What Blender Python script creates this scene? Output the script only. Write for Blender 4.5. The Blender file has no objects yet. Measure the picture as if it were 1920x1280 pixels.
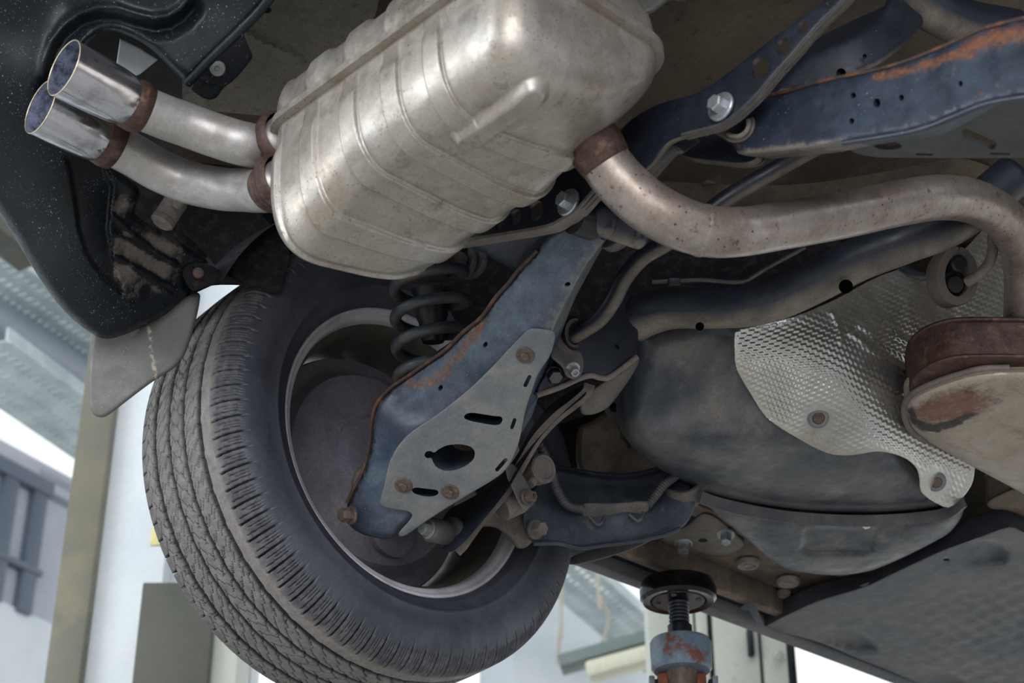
import bpy, bmesh, math, random
import numpy as np
from mathutils import Vector, Matrix
from mathutils.geometry import delaunay_2d_cdt
random.seed(7); rng = np.random.default_rng(7)
S = bpy.context.scene
# ------------------------------------------------------------------ camera, light, exposure
F, YAW, PIT, H = 3300.0, .8147, .5159, 1.0
cd = np.array([-math.sin(YAW)*math.cos(PIT), math.cos(YAW)*math.cos(PIT), math.sin(PIT)])
cr = np.array([math.cos(YAW), math.sin(YAW), 0.]); cu = np.cross(cr, cd)
CAM = np.array([0, 0, H])
cam = bpy.data.cameras.new('camera'); co = bpy.data.objects.new('camera', cam); S.collection.objects.link(co)
co.matrix_world = Matrix([[cr[i], cu[i], -cd[i], CAM[i]] for i in range(3)] + [[0, 0, 0, 1]])
cam.sensor_width = 36; cam.lens = F/1920*36; cam.clip_end = 200; cam.clip_start = .05
cam.dof.use_dof = True; cam.dof.focus_distance = 2.45; cam.dof.aperture_fstop = 6.3
S.camera = co
S.view_settings.view_transform = 'Standard'; S.view_settings.look = 'None'; S.view_settings.gamma = 1
S.view_settings.use_curve_mapping = False
S.view_settings.exposure = 0.5
S.cycles.use_denoising = True
S.cycles.max_bounces = 8
wd = bpy.data.worlds.new('overcast_sky'); S.world = wd; wd.use_nodes = True
wn = wd.node_tree.nodes['Background']; wn.inputs[0].default_value = (.93, .97, 1, 1); wn.inputs[1].default_value = .9
def area(name, loc, target, size, power, col=(1, 1, 1)):
    l = bpy.data.lights.new(name, 'AREA'); l.shape = 'RECTANGLE'; l.size, l.size_y = size; l.energy = power; l.color = col
    o = bpy.data.objects.new(name, l); S.collection.objects.link(o); o.location = loc
    o.rotation_euler = (Vector(target)-Vector(loc)).to_track_quat('-Z', 'Y').to_euler()
area('open_gate_daylight', (2.6, -3.2, 2.4), (-1.3, 1.3, 2.2), (4.2, 3.2), 190, (.97, .98, 1))
area('hall_window_daylight', (-3.4, -3.6, 3.2), (-1.5, 1.2, 2.2), (3.4, 2.4), 95, (.9, .96, 1))

# ------------------------------------------------------------------ pixel rays and surfaces
def rays(x, y):
    x = np.asarray(x, float)[..., None]; y = np.asarray(y, float)[..., None]
    return (x-960)/F*cr-(y-640)/F*cu+cd
def at(x, y, d): return CAM+rays(x, y)*np.asarray(d, float)[..., None]
def atl(L): return [at(*p) for p in L]
def onz(x, y, z): v = rays(x, y); return CAM+v*((z-H)/v[..., 2:3])
def ony(x, y, Y): v = rays(x, y); return CAM+v*(Y/v[..., 1:2])
def onx(x, y, X): v = rays(x, y); return CAM+v*(X/v[..., 0:1])
def Dz(z): return lambda x, y: (z-H)/rays(x, y)[..., 2]
def Dy(Y): return lambda x, y: Y/rays(x, y)[..., 1]
def Dx(X): return lambda x, y: X/rays(x, y)[..., 0]
def tps(ctrl):
    if callable(ctrl): return ctrl
    c = np.array(ctrl, float); P = c[:, :2]/500; v = 1/c[:, 2]; n = len(c)
    if n == 1: return lambda x, y: np.full(np.shape(x), c[0, 2])
    if n == 3:
        k = np.linalg.solve(np.c_[np.ones(3), P], v)
        return lambda x, y: 1/(k[0]+k[1]*np.asarray(x)/500+k[2]*np.asarray(y)/500)
    U = lambda r2: .5*r2*np.log(r2+1e-12)
    K = U(((P[:, None]-P[None])**2).sum(-1))+np.eye(n)*1e-4; Q = np.c_[np.ones(n), P]
    A = np.block([[K, Q], [Q.T, np.zeros((3, 3))]]); w = np.linalg.solve(A, np.r_[v, 0, 0, 0])
    def f(x, y):
        X = np.stack([np.asarray(x, float), np.asarray(y, float)], -1)/500
        return 1/(U(((X[..., None, :]-P)**2).sum(-1))@w[:n]+w[n]+X@w[n+1:])
    return f
def chaikin(p, k, closed=True):
    p = np.array(p, float)
    for _ in range(k):
        q = np.roll(p, -1, 0)
        if not closed: p, q = p[:-1], q[:-1]
        p = np.stack([p*.78+q*.22, p*.22+q*.78], 1).reshape(-1, 2)
    return p
def densify(p, s):
    o = []
    for a, b in zip(p, np.roll(p, -1, 0)):
        n = max(1, int(np.linalg.norm(b-a)/s+.5))
        o += [a+(b-a)*i/n for i in range(n)]
    return np.array(o)
def inside(x, y, p):
    r = np.zeros(x.shape, bool)
    for (x0, y0), (x1, y1) in zip(p, np.roll(p, -1, 0)):
        if y0 == y1: continue
        r ^= ((y0 > y) != (y1 > y)) & (x < (x1-x0)*(y-y0)/(y1-y0)+x0)
    return r
def edist(x, y, p):
    d = np.full(x.shape, 1e9)
    for a, b in zip(p, np.roll(p, -1, 0)):
        v = b-a; L = v@v+1e-12; t = np.clip(((x-a[0])*v[0]+(y-a[1])*v[1])/L, 0, 1)
        d = np.minimum(d, np.hypot(x-a[0]-t*v[0], y-a[1]-t*v[1]))
    return d
def pdist(x, y, pl):
    d = np.full(np.shape(x), 1e9); pl = np.array(pl, float)
    for a, b in zip(pl[:-1], pl[1:]):
        v = b-a; L = v@v+1e-12; t = np.clip(((x-a[0])*v[0]+(y-a[1])*v[1])/L, 0, 1)
        d = np.minimum(d, np.hypot(x-a[0]-t*v[0], y-a[1]-t*v[1]))
    return d
def ell(cx, cy, rx, ry, rot=0, n=20):
    a = np.linspace(0, 2*np.pi, n, endpoint=False); c, s = math.cos(rot), math.sin(rot)
    return [(cx+rx*math.cos(t)*c-ry*math.sin(t)*s, cy+rx*math.cos(t)*s+ry*math.sin(t)*c) for t in a]
def caps(x0, y0, x1, y1, w, n=6):
    a = math.atan2(y1-y0, x1-x0); o = []
    for k in range(n+1): t = a+math.pi/2+math.pi*k/n; o.append((x0+w*math.cos(t), y0+w*math.sin(t)))
    for k in range(n+1): t = a-math.pi/2+math.pi*k/n; o.append((x1+w*math.cos(t), y1+w*math.sin(t)))
    return o
def sheet(out, D, th=.004, vec=None, step=14, rnd=None, holes=(), disp=None, ch=2, attrs=None, offset=0):
    """a pressed sheet or solid: outline + real distance field, with depth behind it"""
    D = tps(D); out = densify(chaikin(out, ch), max(step*.7, 3)); hl = [densify(chaikin(h, 1 if len(h) > 13 else 2), 4) for h in holes]
    x0, y0 = out.min(0); x1, y1 = out.max(0)
    gx, gy = np.meshgrid(np.arange(x0, x1, step), np.arange(y0, y1, step*.866)); gx = gx.copy(); gx[1::2] += step/2
    gx, gy = gx.ravel(), gy.ravel(); k = inside(gx, gy, out) & (edist(gx, gy, out) > step*.45)
    for h in hl: k &= ~inside(gx, gy, h) & (edist(gx, gy, h) > step*.35)
    pts = [np.c_[gx[k], gy[k]]]
    if rnd:
        R = rnd[0]; ar = ((out[:, 0]*np.roll(out[:, 1], -1)-np.roll(out[:, 0], -1)*out[:, 1])).sum()
        tg = np.roll(out, -1, 0)-np.roll(out, 1, 0); nr = np.c_[-tg[:, 1], tg[:, 0]]*np.sign(ar); nr /= np.linalg.norm(nr, axis=1)[:, None]+1e-9
        for f_ in (.06, .2, .45, .75):
            q = out+nr*R*f_; k = inside(q[:, 0], q[:, 1], out) & (edist(q[:, 0], q[:, 1], out) > R*f_*.93)
            for h in hl: k &= ~inside(q[:, 0], q[:, 1], h)
            pts.append(q[k])
    pts = np.concatenate(pts); V2 = [Vector((p[0], -p[1])) for p in np.concatenate([out]+hl+[pts])]
    E = []; o = 0
    for l in [out]+hl:
        n = len(l); E += [(o+i, o+(i+1) % n) for i in range(n)]; o += n
    R_ = delaunay_2d_cdt(V2, E, [], 0, 1e-5)
    P = np.array([(v[0], -v[1]) for v in R_[0]]); T = np.array([f for f in R_[2] if len(f) == 3])
    c = P[T].mean(1); k = inside(c[:, 0], c[:, 1], out)
    for h in hl: k &= ~inside(c[:, 0], c[:, 1], h)
    T = T[k]; used = np.unique(T); mp = -np.ones(len(P), int); mp[used] = np.arange(len(used)); P = P[used]; T = mp[T]
    x, y = P[:, 0], P[:, 1]; dep = D(x, y)+offset
    if rnd:
        e = np.clip(edist(x, y, out)/rnd[0], 0, 1); dep = dep+rnd[1]*(1-np.sqrt(np.clip(1-(1-e)**2, 0, 1)))
    if disp: dep = dep-disp(x, y)
    A = at(x, y, dep); n = len(A)
    if vec is None: v = rays(x, y).mean(0); vec = v/np.linalg.norm(v)*th
    B = A+np.asarray(vec, float); cnt = {}
    for t in T:
        for a, b in ((t[0], t[1]), (t[1], t[2]), (t[2], t[0])): cnt[(a, b)] = 1
    side = [(b, a, a+n, b+n) for (a, b) in cnt if (b, a) not in cnt]
    Fc = [tuple(t) for t in T]+[(t[2]+n, t[1]+n, t[0]+n) for t in T]+side
    at_ = {}
    for nm, f in (attrs or {}).items():
        w = f(x, y); at_[nm] = np.r_[w, w]
    return np.r_[A, B], Fc, at_
# ------------------------------------------------------------------ solid shapes
def unit(v): v = np.asarray(v, float); return v/np.linalg.norm(v)
def frame(a):
    a = unit(a); t = np.array([0, 0, 1.]) if abs(a[2]) < .9 else np.array([1., 0, 0]); e = unit(np.cross(t, a)); return a, e, np.cross(a, e)
def cat(P, m=8):
    P = np.array(P, float)
    if len(P) < 3: return P
    Q = np.r_[[2*P[0]-P[1]], P, [2*P[-1]-P[-2]]]; o = []
    for i in range(1, len(Q)-2):
        for t in np.arange(m)/m:
            a, b, c, d = Q[i-1:i+3]; o.append(.5*(2*b+(c-a)*t+(2*a-5*b+4*c-d)*t*t+(3*b-a-3*c+d)*t**3))
    return np.array(o+[P[-1]])
def tube(P, R, n=16, m=8, cap=True, prof=None, up=None, rings=None):
    R = np.broadcast_to(np.asarray(R, float), (len(P),)); Q = cat(np.c_[np.array(P, float), R], m) if m else np.c_[np.array(P, float), R]
    C, R = Q[:, :3], Q[:, 3]; k = len(C); T = np.gradient(C, axis=0); T /= np.linalg.norm(T, axis=1)[:, None]
    e = frame(T[0])[1] if up is None else unit(np.asarray(up)-T[0]*(T[0]@np.asarray(up)))
    if prof is None: prof = [(math.cos(a), math.sin(a)) for a in np.linspace(0, 2*np.pi, n, endpoint=False)]
    n = len(prof); V = []
    for i in range(k):
        e = unit(e-T[i]*(e@T[i])); f = np.cross(T[i], e)
        r = R[i]+(rings(i/(k-1)) if rings else 0)
        V += [C[i]+r*(p[0]*e+p[1]*f) for p in prof]
    Fc = [(i*n+j, i*n+(j+1) % n, (i+1)*n+(j+1) % n, (i+1)*n+j) for i in range(k-1) for j in range(n)]
    if cap: Fc += [tuple(range(n))[::-1], tuple((k-1)*n+j for j in range(n))]
    return np.array(V), Fc, {}
def lathe(prof, C, ax, n=40, a0=0, a1=2*math.pi, fn=None):
    a, e, f = frame(ax); pr = np.array(prof, float); m = len(pr); full = abs(a1-a0-2*math.pi) < 1e-6
    th = np.linspace(a0, a1, n, endpoint=not full)
    V = np.asarray(C)+pr[None, :, 1:2]*a+pr[None, :, 0:1]*(np.cos(th)[:, None, None]*e+np.sin(th)[:, None, None]*f)
    if fn: V = fn(V, th, pr)
    V = V.reshape(-1, 3); nn = n if full else n-1
    Fc = [(i*m+j, i*m+j+1, ((i+1) % n)*m+j+1, ((i+1) % n)*m+j) for i in range(nn) for j in range(m-1)]
    return V, Fc, {}
def disc(C, ax, r, h, b=.002, n=32):
    return lathe([(0, 0), (r-b, 0), (r, b), (r, h-b), (r-b, h), (0, h)], C, ax, n)
def join(*L):
    V, Fc, o = [], [], 0; keys = {k for l in L for k in l[2]}; at_ = {k: [] for k in keys}
    for l in L:
        V.append(l[0]); Fc += [tuple(i+o for i in f) for f in l[1]]; o += len(l[0])
        for k in keys: at_[k].append(l[2].get(k, np.zeros(len(l[0]))))
    return np.concatenate(V), Fc, {k: np.concatenate(v) for k, v in at_.items()}
def box(C, ax, hs, b=.0):
    ax = np.array(ax, float); hs = np.array(hs); bm = bmesh.new(); bmesh.ops.create_cube(bm, size=2)
    for v in bm.verts: v.co = Vector([v.co[i]*hs[i] for i in range(3)])
    if b: bmesh.ops.bevel(bm, geom=bm.edges[:], offset=b, segments=2, affect='EDGES', profile=.5)
    bm.verts.ensure_lookup_table(); V = np.array([np.asarray(C)+ax.T@np.array(v.co) for v in bm.verts])
    Fc = [tuple(v.index for v in f.verts) for f in bm.faces]; bm.free(); return V, Fc, {}
I3 = np.eye(3)
def abox(x0, x1, y0, y1, z0, z1, b=0): return box(((x0+x1)/2, (y0+y1)/2, (z0+z1)/2), I3, ((x1-x0)/2, (y1-y0)/2, (z1-z0)/2), b)
def bolt(C, nrm, r=.009, h=.009, wr=.015, wh=.003, hole=0):
    a, e, f = frame(nrm); C = np.asarray(C); w = lathe([(0, 0), (wr, 0), (wr, wh*.6), (wr*.93, wh), (0, wh)], C, a, 28)
    V = []; hx = [(math.cos(k*math.pi/3+.3), math.sin(k*math.pi/3+.3)) for k in range(6)]
    for rr, hh in ((r, 0), (r, h*.85), (r*.86, h), (hole or r*.3, h), ((hole or r*.3), h-(.004 if hole else 0))):
        V += [C+a*(wh+hh)+rr*(p[0]*e+p[1]*f) for p in hx]
    Fc = [(l*6+j, l*6+(j+1) % 6, (l+1)*6+(j+1) % 6, (l+1)*6+j) for l in range(4) for j in range(6)]+[tuple(24+j for j in range(6))]
    return join(w, (np.array(V), Fc, {}))
# ------------------------------------------------------------------ materials
def lin(c): return tuple((v/255/12.92 if v/255 <= .04045 else ((v/255+.055)/1.055)**2.4) for v in c)+(1,)
def mat(name, base, rough=.5, metal=0., layers=(), bump=None, spec=.5, coat=0, rvar=.12, grain=.2):
    m = bpy.data.materials.new(name); m.use_nodes = True; N = m.node_tree.nodes; L = m.node_tree.links; p = N['Principled BSDF']
    tc = N.new('ShaderNodeTexCoord').outputs['Object']
    def noise(s, det=4, rg=.6, sc=None):
        n = N.new('ShaderNodeTexNoise'); n.inputs['Scale'].default_value = s; n.inputs['Detail'].default_value = det; n.inputs['Roughness'].default_value = rg
        v = tc
        if sc:
            mp = N.new('ShaderNodeMapping'); mp.inputs['Scale'].default_value = sc; L.new(tc, mp.inputs[0]); v = mp.outputs[0]
        L.new(v, n.inputs['Vector']); return n.outputs['Fac']
    def rngm(v, lo, hi, a=0, b=1):
        n = N.new('ShaderNodeMapRange'); n.inputs[1].default_value = lo; n.inputs[2].default_value = hi; n.inputs[3].default_value = a; n.inputs[4].default_value = b
        L.new(v, n.inputs[0]); return n.outputs[0]
    def mul(a, b):
        n = N.new('ShaderNodeMath'); n.operation = 'MULTIPLY'; L.new(a, n.inputs[0])
        if isinstance(b, (int, float)): n.inputs[1].default_value = b
        else: L.new(b, n.inputs[1])
        return n.outputs[0]
    def mix(a, b, f):
        n = N.new('ShaderNodeMix'); n.data_type = 'RGBA'; L.new(f, n.inputs[0])
        for k, v in ((6, a), (7, b)):
            if isinstance(v, tuple): n.inputs[k].default_value = v
            else: L.new(v, n.inputs[k])
        return n.outputs[2]
    col = lin(base); rg = None; mt = None
    for l in layers:
        t, c, amt = l[0], lin(l[1]), l[2]
        if t == 'noise': f = rngm(noise(l[3], 6, .65, l[6] if len(l) > 6 else None), l[4], l[5])
        elif t == 'down':
            g = N.new('ShaderNodeNewGeometry'); s = N.new('ShaderNodeSeparateXYZ'); L.new(g.outputs['Normal'], s.inputs[0])
            f = mul(rngm(s.outputs[2], l[3], l[4]), rngm(noise(l[5], 5), .3, .6, .35, 1))
        elif t == 'attr':
            a = N.new('ShaderNodeAttribute'); a.attribute_name = l[3]; ad = N.new('ShaderNodeMath'); ad.operation = 'ADD'
            L.new(a.outputs['Fac'], ad.inputs[0]); L.new(rngm(noise(l[4], 6, .7), .3, .7, -.45, .45), ad.inputs[1])
            f = rngm(ad.outputs[0], l[5] if len(l) > 5 else .35, l[6] if len(l) > 6 else .75)
        elif t == 'raw':
            a = N.new('ShaderNodeAttribute'); a.attribute_name = l[3]; f = rngm(a.outputs['Fac'], .15, .7)
        elif t == 'speck':
            v = N.new('ShaderNodeTexVoronoi'); v.inputs['Scale'].default_value = l[3]; L.new(tc, v.inputs['Vector'])
            f = mul(rngm(v.outputs['Distance'], l[4], l[4]*.6), rngm(noise(l[3]*.12, 3), .45, .6))
        f = mul(f, amt); col = mix(col, c, f)
        if t in ('attr', 'down') or (t == 'noise' and metal):
            pass
    if grain:
        g1 = rngm(noise(300, 3, .7), .3, .7, 1-grain, 1+grain*.75); g2 = rngm(noise(70, 4, .7, (1, 1.8, 1)), .3, .7, 1-grain*.6, 1+grain*.5)
        v = N.new('ShaderNodeVectorMath'); v.operation = 'SCALE'; L.new(mul(g1, g2), v.inputs[3])
        if isinstance(col, tuple): v.inputs[0].default_value = col[:3]
        else: L.new(col, v.inputs[0])
        col = v.outputs[0]
    if isinstance(col, tuple): p.inputs['Base Color'].default_value = col
    else: L.new(col, p.inputs['Base Color'])
    p.inputs['Metallic'].default_value = metal; p.inputs['Specular IOR Level'].default_value = spec
    L.new(rngm(noise(35, 4), .3, .7, max(rough-rvar, .02), min(rough+rvar, 1)), p.inputs['Roughness'])
    if coat: p.inputs['Coat Weight'].default_value = coat
    if bump:
        b = N.new('ShaderNodeBump'); b.inputs['Strength'].default_value = bump[1]; b.inputs['Distance'].default_value = .002; L.new(noise(bump[0], 5), b.inputs['Height']); L.new(b.outputs[0], p.inputs['Normal'])
    return m
TAN = (128, 116, 102)
M = {}
M['steel'] = mat('aluminised_steel', (168, 161, 152), .4, .62, [('noise', (140, 126, 110), .65, 8, .45, .66), ('noise', (186, 184, 180), .6, 13, .5, .7), ('noise', (112, 84, 64), .6, 110, .62, .72), ('noise', (126, 108, 90), .5, 40, .58, .68), ('speck', (60, 40, 30), .8, 160, .18)], (90, .05), .5, grain=0.12)
M['tail'] = mat('tail_pipe_steel', (164, 160, 157), .42, .55, [('noise', (146, 138, 130), .6, 16, .45, .68), ('noise', (196, 196, 198), .5, 30, .5, .7), ('noise', (120, 92, 76), .5, 120, .66, .72)], (120, .05), grain=0.1)
M['void'] = mat('painted_hole_black', (7, 7, 8), 1, 0, (), None, 0)
M['pipe'] = mat('dusty_exhaust_pipe', (158, 147, 139), .36, .68, [('noise', (122, 104, 90), .7, 12, .45, .66), ('noise', (178, 170, 164), .6, 20, .52, .7), ('speck', (58, 34, 24), .9, 110, .2), ('noise', (96, 62, 44), .7, 60, .6, .68)], (120, .06), grain=0.14)
M['silencer'] = mat('heat_stained_silencer', (160, 148, 134), .5, .4, [('noise', (180, 170, 156), .6, 10, .45, .65), ('noise', (128, 84, 60), .65, 16, .56, .7, (1, .45, 1)), ('attr', (100, 62, 46), .95, 'rust', 60, .2, .9), ('attr', (142, 96, 78), .6, 'rust', 140, .6, 1.1), ('attr', (28, 26, 30), .95, 'soot', 40)], (60, .1), grain=0.14)
M['weld'] = mat('rusty_weld', (84, 62, 54), .55, .35, [('noise', (54, 40, 38), .8, 60, .45, .62), ('noise', (128, 98, 80), .7, 50, .56, .7)], (140, .4))
M['chrome'] = mat('polished_tip_steel', (205, 206, 212), .16, .95, [('noise', (120, 116, 116), .5, 30, .5, .7), ('noise', (16, 16, 20), .9, 34, .62, .68, (1, .5, 1)), ('speck', (90, 70, 60), .6, 150, .15)], None, .5, 0, .1, grain=0.06)
M['tipin'] = mat('sooty_tip_inside', (158, 166, 190), .45, .55, [('noise', (40, 40, 46), .8, 60, .42, .62), ('speck', (14, 14, 16), .9, 320, .3)], (150, .2))
M['tipedge'] = mat('tip_edge', (214, 200, 170), .3, .8)
M['flangerust'] = mat('rusted_dark_edge', (62, 48, 44), .7, .1, [('noise', (104, 66, 46), .9, 40, .48, .62), ('noise', (36, 34, 38), .8, 60, .55, .66)], (120, .3))
M['shade'] = mat('guard_plate_painted_shade', (62, 64, 64), .6, .05, [('noise', (80, 80, 76), .6, 9, .45, .66)], (90, .08))  # darker version of the guard grey, with the plate's shadow put into the colour
M['bluepaint'] = mat('chipped_chassis_paint', (38, 45, 58), .42, .1, [('noise', (60, 71, 88), .7, 9, .43, .66), ('noise', (26, 32, 46), .6, 24, .5, .7), ('attr', (122, 114, 104), .8, 'dust', 40), ('attr', (98, 64, 48), .95, 'rust', 60, .42, .9), ('attr', (126, 78, 50), .7, 'rust', 150, .65, 1.15), ('attr', (30, 24, 22), .9, 'edge', 80), ('speck', (190, 194, 200), .7, 130, .1)], (70, .08))
M['armblue'] = mat('worn_arm_paint', (54, 65, 80), .42, .1, [('noise', (90, 103, 118), .8, 8, .43, .62), ('noise', (36, 44, 58), .65, 13, .52, .68), ('noise', (70, 80, 92), .5, 60, .55, .68), ('attr', (98, 66, 50), .9, 'rust', 60, .42, .95), ('attr', (124, 80, 54), .7, 'rust', 150, .6, 1.1), ('attr', (50, 42, 40), .6, 'rust', 90, .7, 1.2), ('attr', (30, 27, 28), .92, 'edge', 90), ('attr', (112, 110, 106), .75, 'dust', 40), ('speck', (190, 192, 196), .6, 120, .09)], (80, .08))
M['dark'] = mat('dark_chassis_steel', (26, 31, 42), .45, .1, [('noise', (40, 46, 58), .7, 12, .45, .66), ('down', (134, 122, 108), .85, -.55, -.95, 22), ('speck', (150, 150, 150), .5, 120, .09)], (80, .1))
M['darkdust'] = mat('dusty_dark_steel', (58, 60, 68), .6, .05, [('noise', (92, 88, 84), .8, 12, .42, .66), ('down', TAN, .5, -.3, -.9, 16)], (80, .12))
M['dust'] = mat('road_dust_steel', (112, 104, 98), .7, .05, [('noise', (84, 80, 82), .8, 16, .45, .65), ('noise', (140, 122, 108), .5, 40, .5, .7)], (90, .15))
M['guard'] = mat('grey_guard_plate', (118, 119, 117), .6, .1, [('noise', (94, 100, 108), .8, 7, .42, .64), ('noise', (132, 129, 122), .7, 20, .48, .7), ('noise', (98, 104, 112), .6, 50, .56, .66, (1, 6, 1))], (120, .06), grain=0.14)
M['rust'] = mat('rusty_bolt', (96, 80, 72), .65, .2, [('noise', (68, 54, 50), .8, 70, .45, .62), ('noise', (136, 114, 96), .6, 120, .55, .7)], (150, .3))
M['zinc'] = mat('zinc_bolt', (176, 180, 186), .34, .7, [('noise', (130, 132, 136), .7, 60, .45, .65), ('noise', (84, 152, 196), .45, 30, .66, .7)], (90, .1))
M['tread'] = mat('dusty_tread_rubber', (62, 63, 69), .7, 0, [('noise', (86, 85, 88), .6, 40, .5, .68), ('attr', (132, 126, 121), .85, 'dust', 60, -.1, 1.2), ('raw', (20, 21, 25), .92, 'groove')], (160, .25))
M['tyre'] = mat('black_tyre_rubber', (60, 62, 72), .5, 0, [('noise', (82, 84, 94), .7, 6, .45, .66), ('noise', (48, 49, 56), .6, 18, .5, .68), ('noise', (176, 176, 180), .5, 60, .72, .78)], (130, .06))
M['rim'] = mat('brake_dusted_alloy', (196, 194, 200), .4, .15, [('noise', (156, 148, 150), .7, 14, .45, .65)], (90, .08), grain=0.1)
M['rimin'] = mat('rim_barrel_grime', (78, 72, 66), .6, .2, [('noise', (110, 102, 84), .6, 8, .45, .65)], (60, .1))
M['shield'] = mat('brake_shield_grey', (128, 122, 130), .75, .05, [('noise', (92, 92, 106), .8, 6, .42, .62), ('noise', (104, 98, 98), .5, 60, .52, .7)], (110, .12))
M['spring'] = mat('spring_paint', (44, 50, 62), .5, .1, [('noise', (96, 92, 88), .6, 24, .5, .68), ('noise', (24, 28, 38), .6, 40, .5, .66), ('down', TAN, .35, -.3, -.9, 30)], (90, .12))
M['plastic'] = mat('speckled_bumper_plastic', (18, 23, 28), .42, 0, [('noise', (26, 32, 39), .6, 5, .42, .66), ('noise', (46, 52, 60), .2, 40, .55, .7), ('speck', (150, 156, 164), .8, 110, .13), ('speck', (112, 118, 126), .7, 250, .22), ('speck', (130, 136, 144), .7, 180, .16), ('attr', (118, 109, 102), .9, 'dust', 30, .46, .95)], (240, .08), .32)
M['flap'] = mat('mud_flap_rubber', (92, 92, 90), .5, 0, [('noise', (112, 110, 104), .6, 6, .42, .66), ('noise', (74, 76, 78), .6, 14, .5, .68), ('attr', (176, 164, 150), .8, 'dust', 90, .32, .7), ('speck', (180, 178, 172), .6, 140, .11)], (120, .08), grain=0.12)
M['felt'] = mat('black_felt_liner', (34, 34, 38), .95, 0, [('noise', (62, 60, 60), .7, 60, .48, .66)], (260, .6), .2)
M['tank'] = mat('fuel_tank_plastic', (52, 58, 68), .45, 0, [('noise', (34, 39, 50), .8, 5, .42, .6), ('noise', (108, 108, 107), .85, 6, .44, .66), ('attr', (116, 107, 99), .6, 'dust', 16, .1, 1.1), ('noise', (126, 117, 103), .55, 11, .55, .72), ('speck', (150, 150, 150), .5, 100, .1)], (150, .1))
M['panel'] = mat('underfloor_panel_plastic', (86, 90, 96), .55, 0, [('noise', (106, 105, 104), .8, 5, .42, .64), ('noise', (122, 113, 103), .45, 9, .52, .7), ('noise', (120, 120, 120), .4, 70, .62, .7, (1, 5, 1))], (140, .1))
M['bluedust'] = mat('dusty_blue_black_arm', (44, 49, 60), .5, .1, [('noise', (74, 78, 88), .7, 10, .44, .66), ('noise', (30, 34, 46), .6, 22, .52, .68), ('noise', (100, 96, 92), .5, 34, .6, .7), ('speck', (150, 150, 152), .4, 130, .09)], (90, .12))
M['flange'] = mat('flange_painted_shade', (38, 41, 49), .5, 0, [('noise', (58, 60, 66), .6, 12, .48, .68), ('noise', (90, 86, 82), .4, 30, .58, .7)])  # darker than the panel: shade on the upturned face is put into the colour
M['alu'] = mat('embossed_aluminium', (196, 195, 192), .28, .8, [('noise', (140, 136, 128), .6, 8, .45, .66), ('noise', (200, 198, 190), .5, 14, .52, .7), ('attr', (190, 184, 170), .5, 'dust', 30)], (40, .08), grain=0.08)
M['undergrey'] = mat('grey_tan_body_panel', (112, 106, 96), .75, 0, [('noise', (88, 84, 76), .7, 6, .42, .64), ('noise', (66, 62, 58), .6, 90, .56, .7)], (160, .3))
M['under'] = mat('brown_underseal', (92, 81, 68), .75, 0, [('noise', (66, 58, 50), .8, 4, .42, .62), ('noise', (110, 98, 82), .6, 10, .5, .7), ('noise', (40, 36, 32), .5, 70, .56, .7)], (110, .5))
M['sillfloor'] = mat('rusty_brown_floor', (104, 92, 80), .65, .1, [('noise', (72, 60, 53), .8, 10, .44, .62), ('noise', (150, 134, 120), .6, 16, .52, .7), ('noise', (104, 74, 56), .6, 30, .56, .7)], (80, .2))
M['plug'] = mat('floor_plug', (140, 132, 124), .7, 0, [('noise', (96, 88, 82), .7, 40, .45, .65)], (90, .1))
M['black'] = mat('black_rubber', (22, 23, 27), .42, 0, [('noise', (36, 37, 42), .6, 30, .45, .65)], (120, .05))
M['gloss'] = mat('gloss_black_steel', (14, 15, 18), .18, .3, [('noise', (44, 40, 40), .6, 40, .5, .7)])
M['rubber'] = mat('grey_hanger_rubber', (98, 92, 88), .7, 0, [('noise', (120, 104, 92), .6, 22, .48, .66)], (100, .1))
M['body'] = mat('car_body_paint', (20, 22, 26), .4, 0)
M['liftblue'] = mat('worn_blue_grey_lift_paint', (112, 128, 142), .5, .1, [('noise', (84, 98, 112), .7, 20, .45, .65), ('noise', (112, 68, 50), .95, 26, .54, .62)], (80, .15))
M['liftrust'] = mat('rusted_lift_arm', (112, 62, 42), .7, .1, [('noise', (166, 90, 52), .8, 26, .45, .62), ('noise', (90, 70, 66), .7, 18, .55, .66), ('noise', (176, 178, 182), .8, 30, .68, .72)], (90, .4))
M['screw'] = mat('greased_screw', (34, 36, 44), .3, .5, [('noise', (60, 60, 70), .6, 40, .5, .7)])
M['white'] = mat('white_lift_paint', (226, 232, 236), .4, 0, [('noise', (206, 214, 220), .6, 3, .42, .66)], grain=.06)
M['cream'] = mat('cream_lift_paint', (208, 212, 200), .5, 0, [('noise', (188, 196, 186), .6, 4, .42, .66), ('noise', (150, 154, 146), .4, 14, .62, .7)], grain=.08)
M['olive'] = mat('grimy_olive_post', (118, 114, 98), .45, .1, [('noise', (96, 100, 92), .7, 2.2, .42, .62), ('noise', (150, 140, 112), .6, 3, .52, .7)], grain=.08)
M['motor'] = mat('dark_olive_cover', (86, 86, 76), .5, 0, [('noise', (70, 74, 70), .7, 3, .42, .64)], grain=.08)
M['pipeg'] = mat('painted_grey_pipe', (150, 158, 170), .4, .1)
M['galv'] = mat('galvanised_tray', (208, 219, 219), .5, .3, [('noise', (150, 166, 170), .6, 5, .42, .64)], grain=.08)
M['wallg'] = mat('pale_hall_wall', (194, 198, 208), .8, 0, [('noise', (162, 168, 180), .6, 1.2, .42, .64)], grain=.08)
M['floorc'] = mat('workshop_floor', (182, 180, 175), .7, 0, [('noise', (124, 122, 120), .7, 1.5, .42, .64)], grain=.08)
M['frameg'] = mat('window_frame_grey', (104, 114, 128), .5, .2)
M['tube'] = mat('lamp_diffuser', (232, 230, 206), .4, 0)
M['lampg'] = mat('green_grey_lamp_body', (124, 138, 134), .5, .1)
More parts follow.
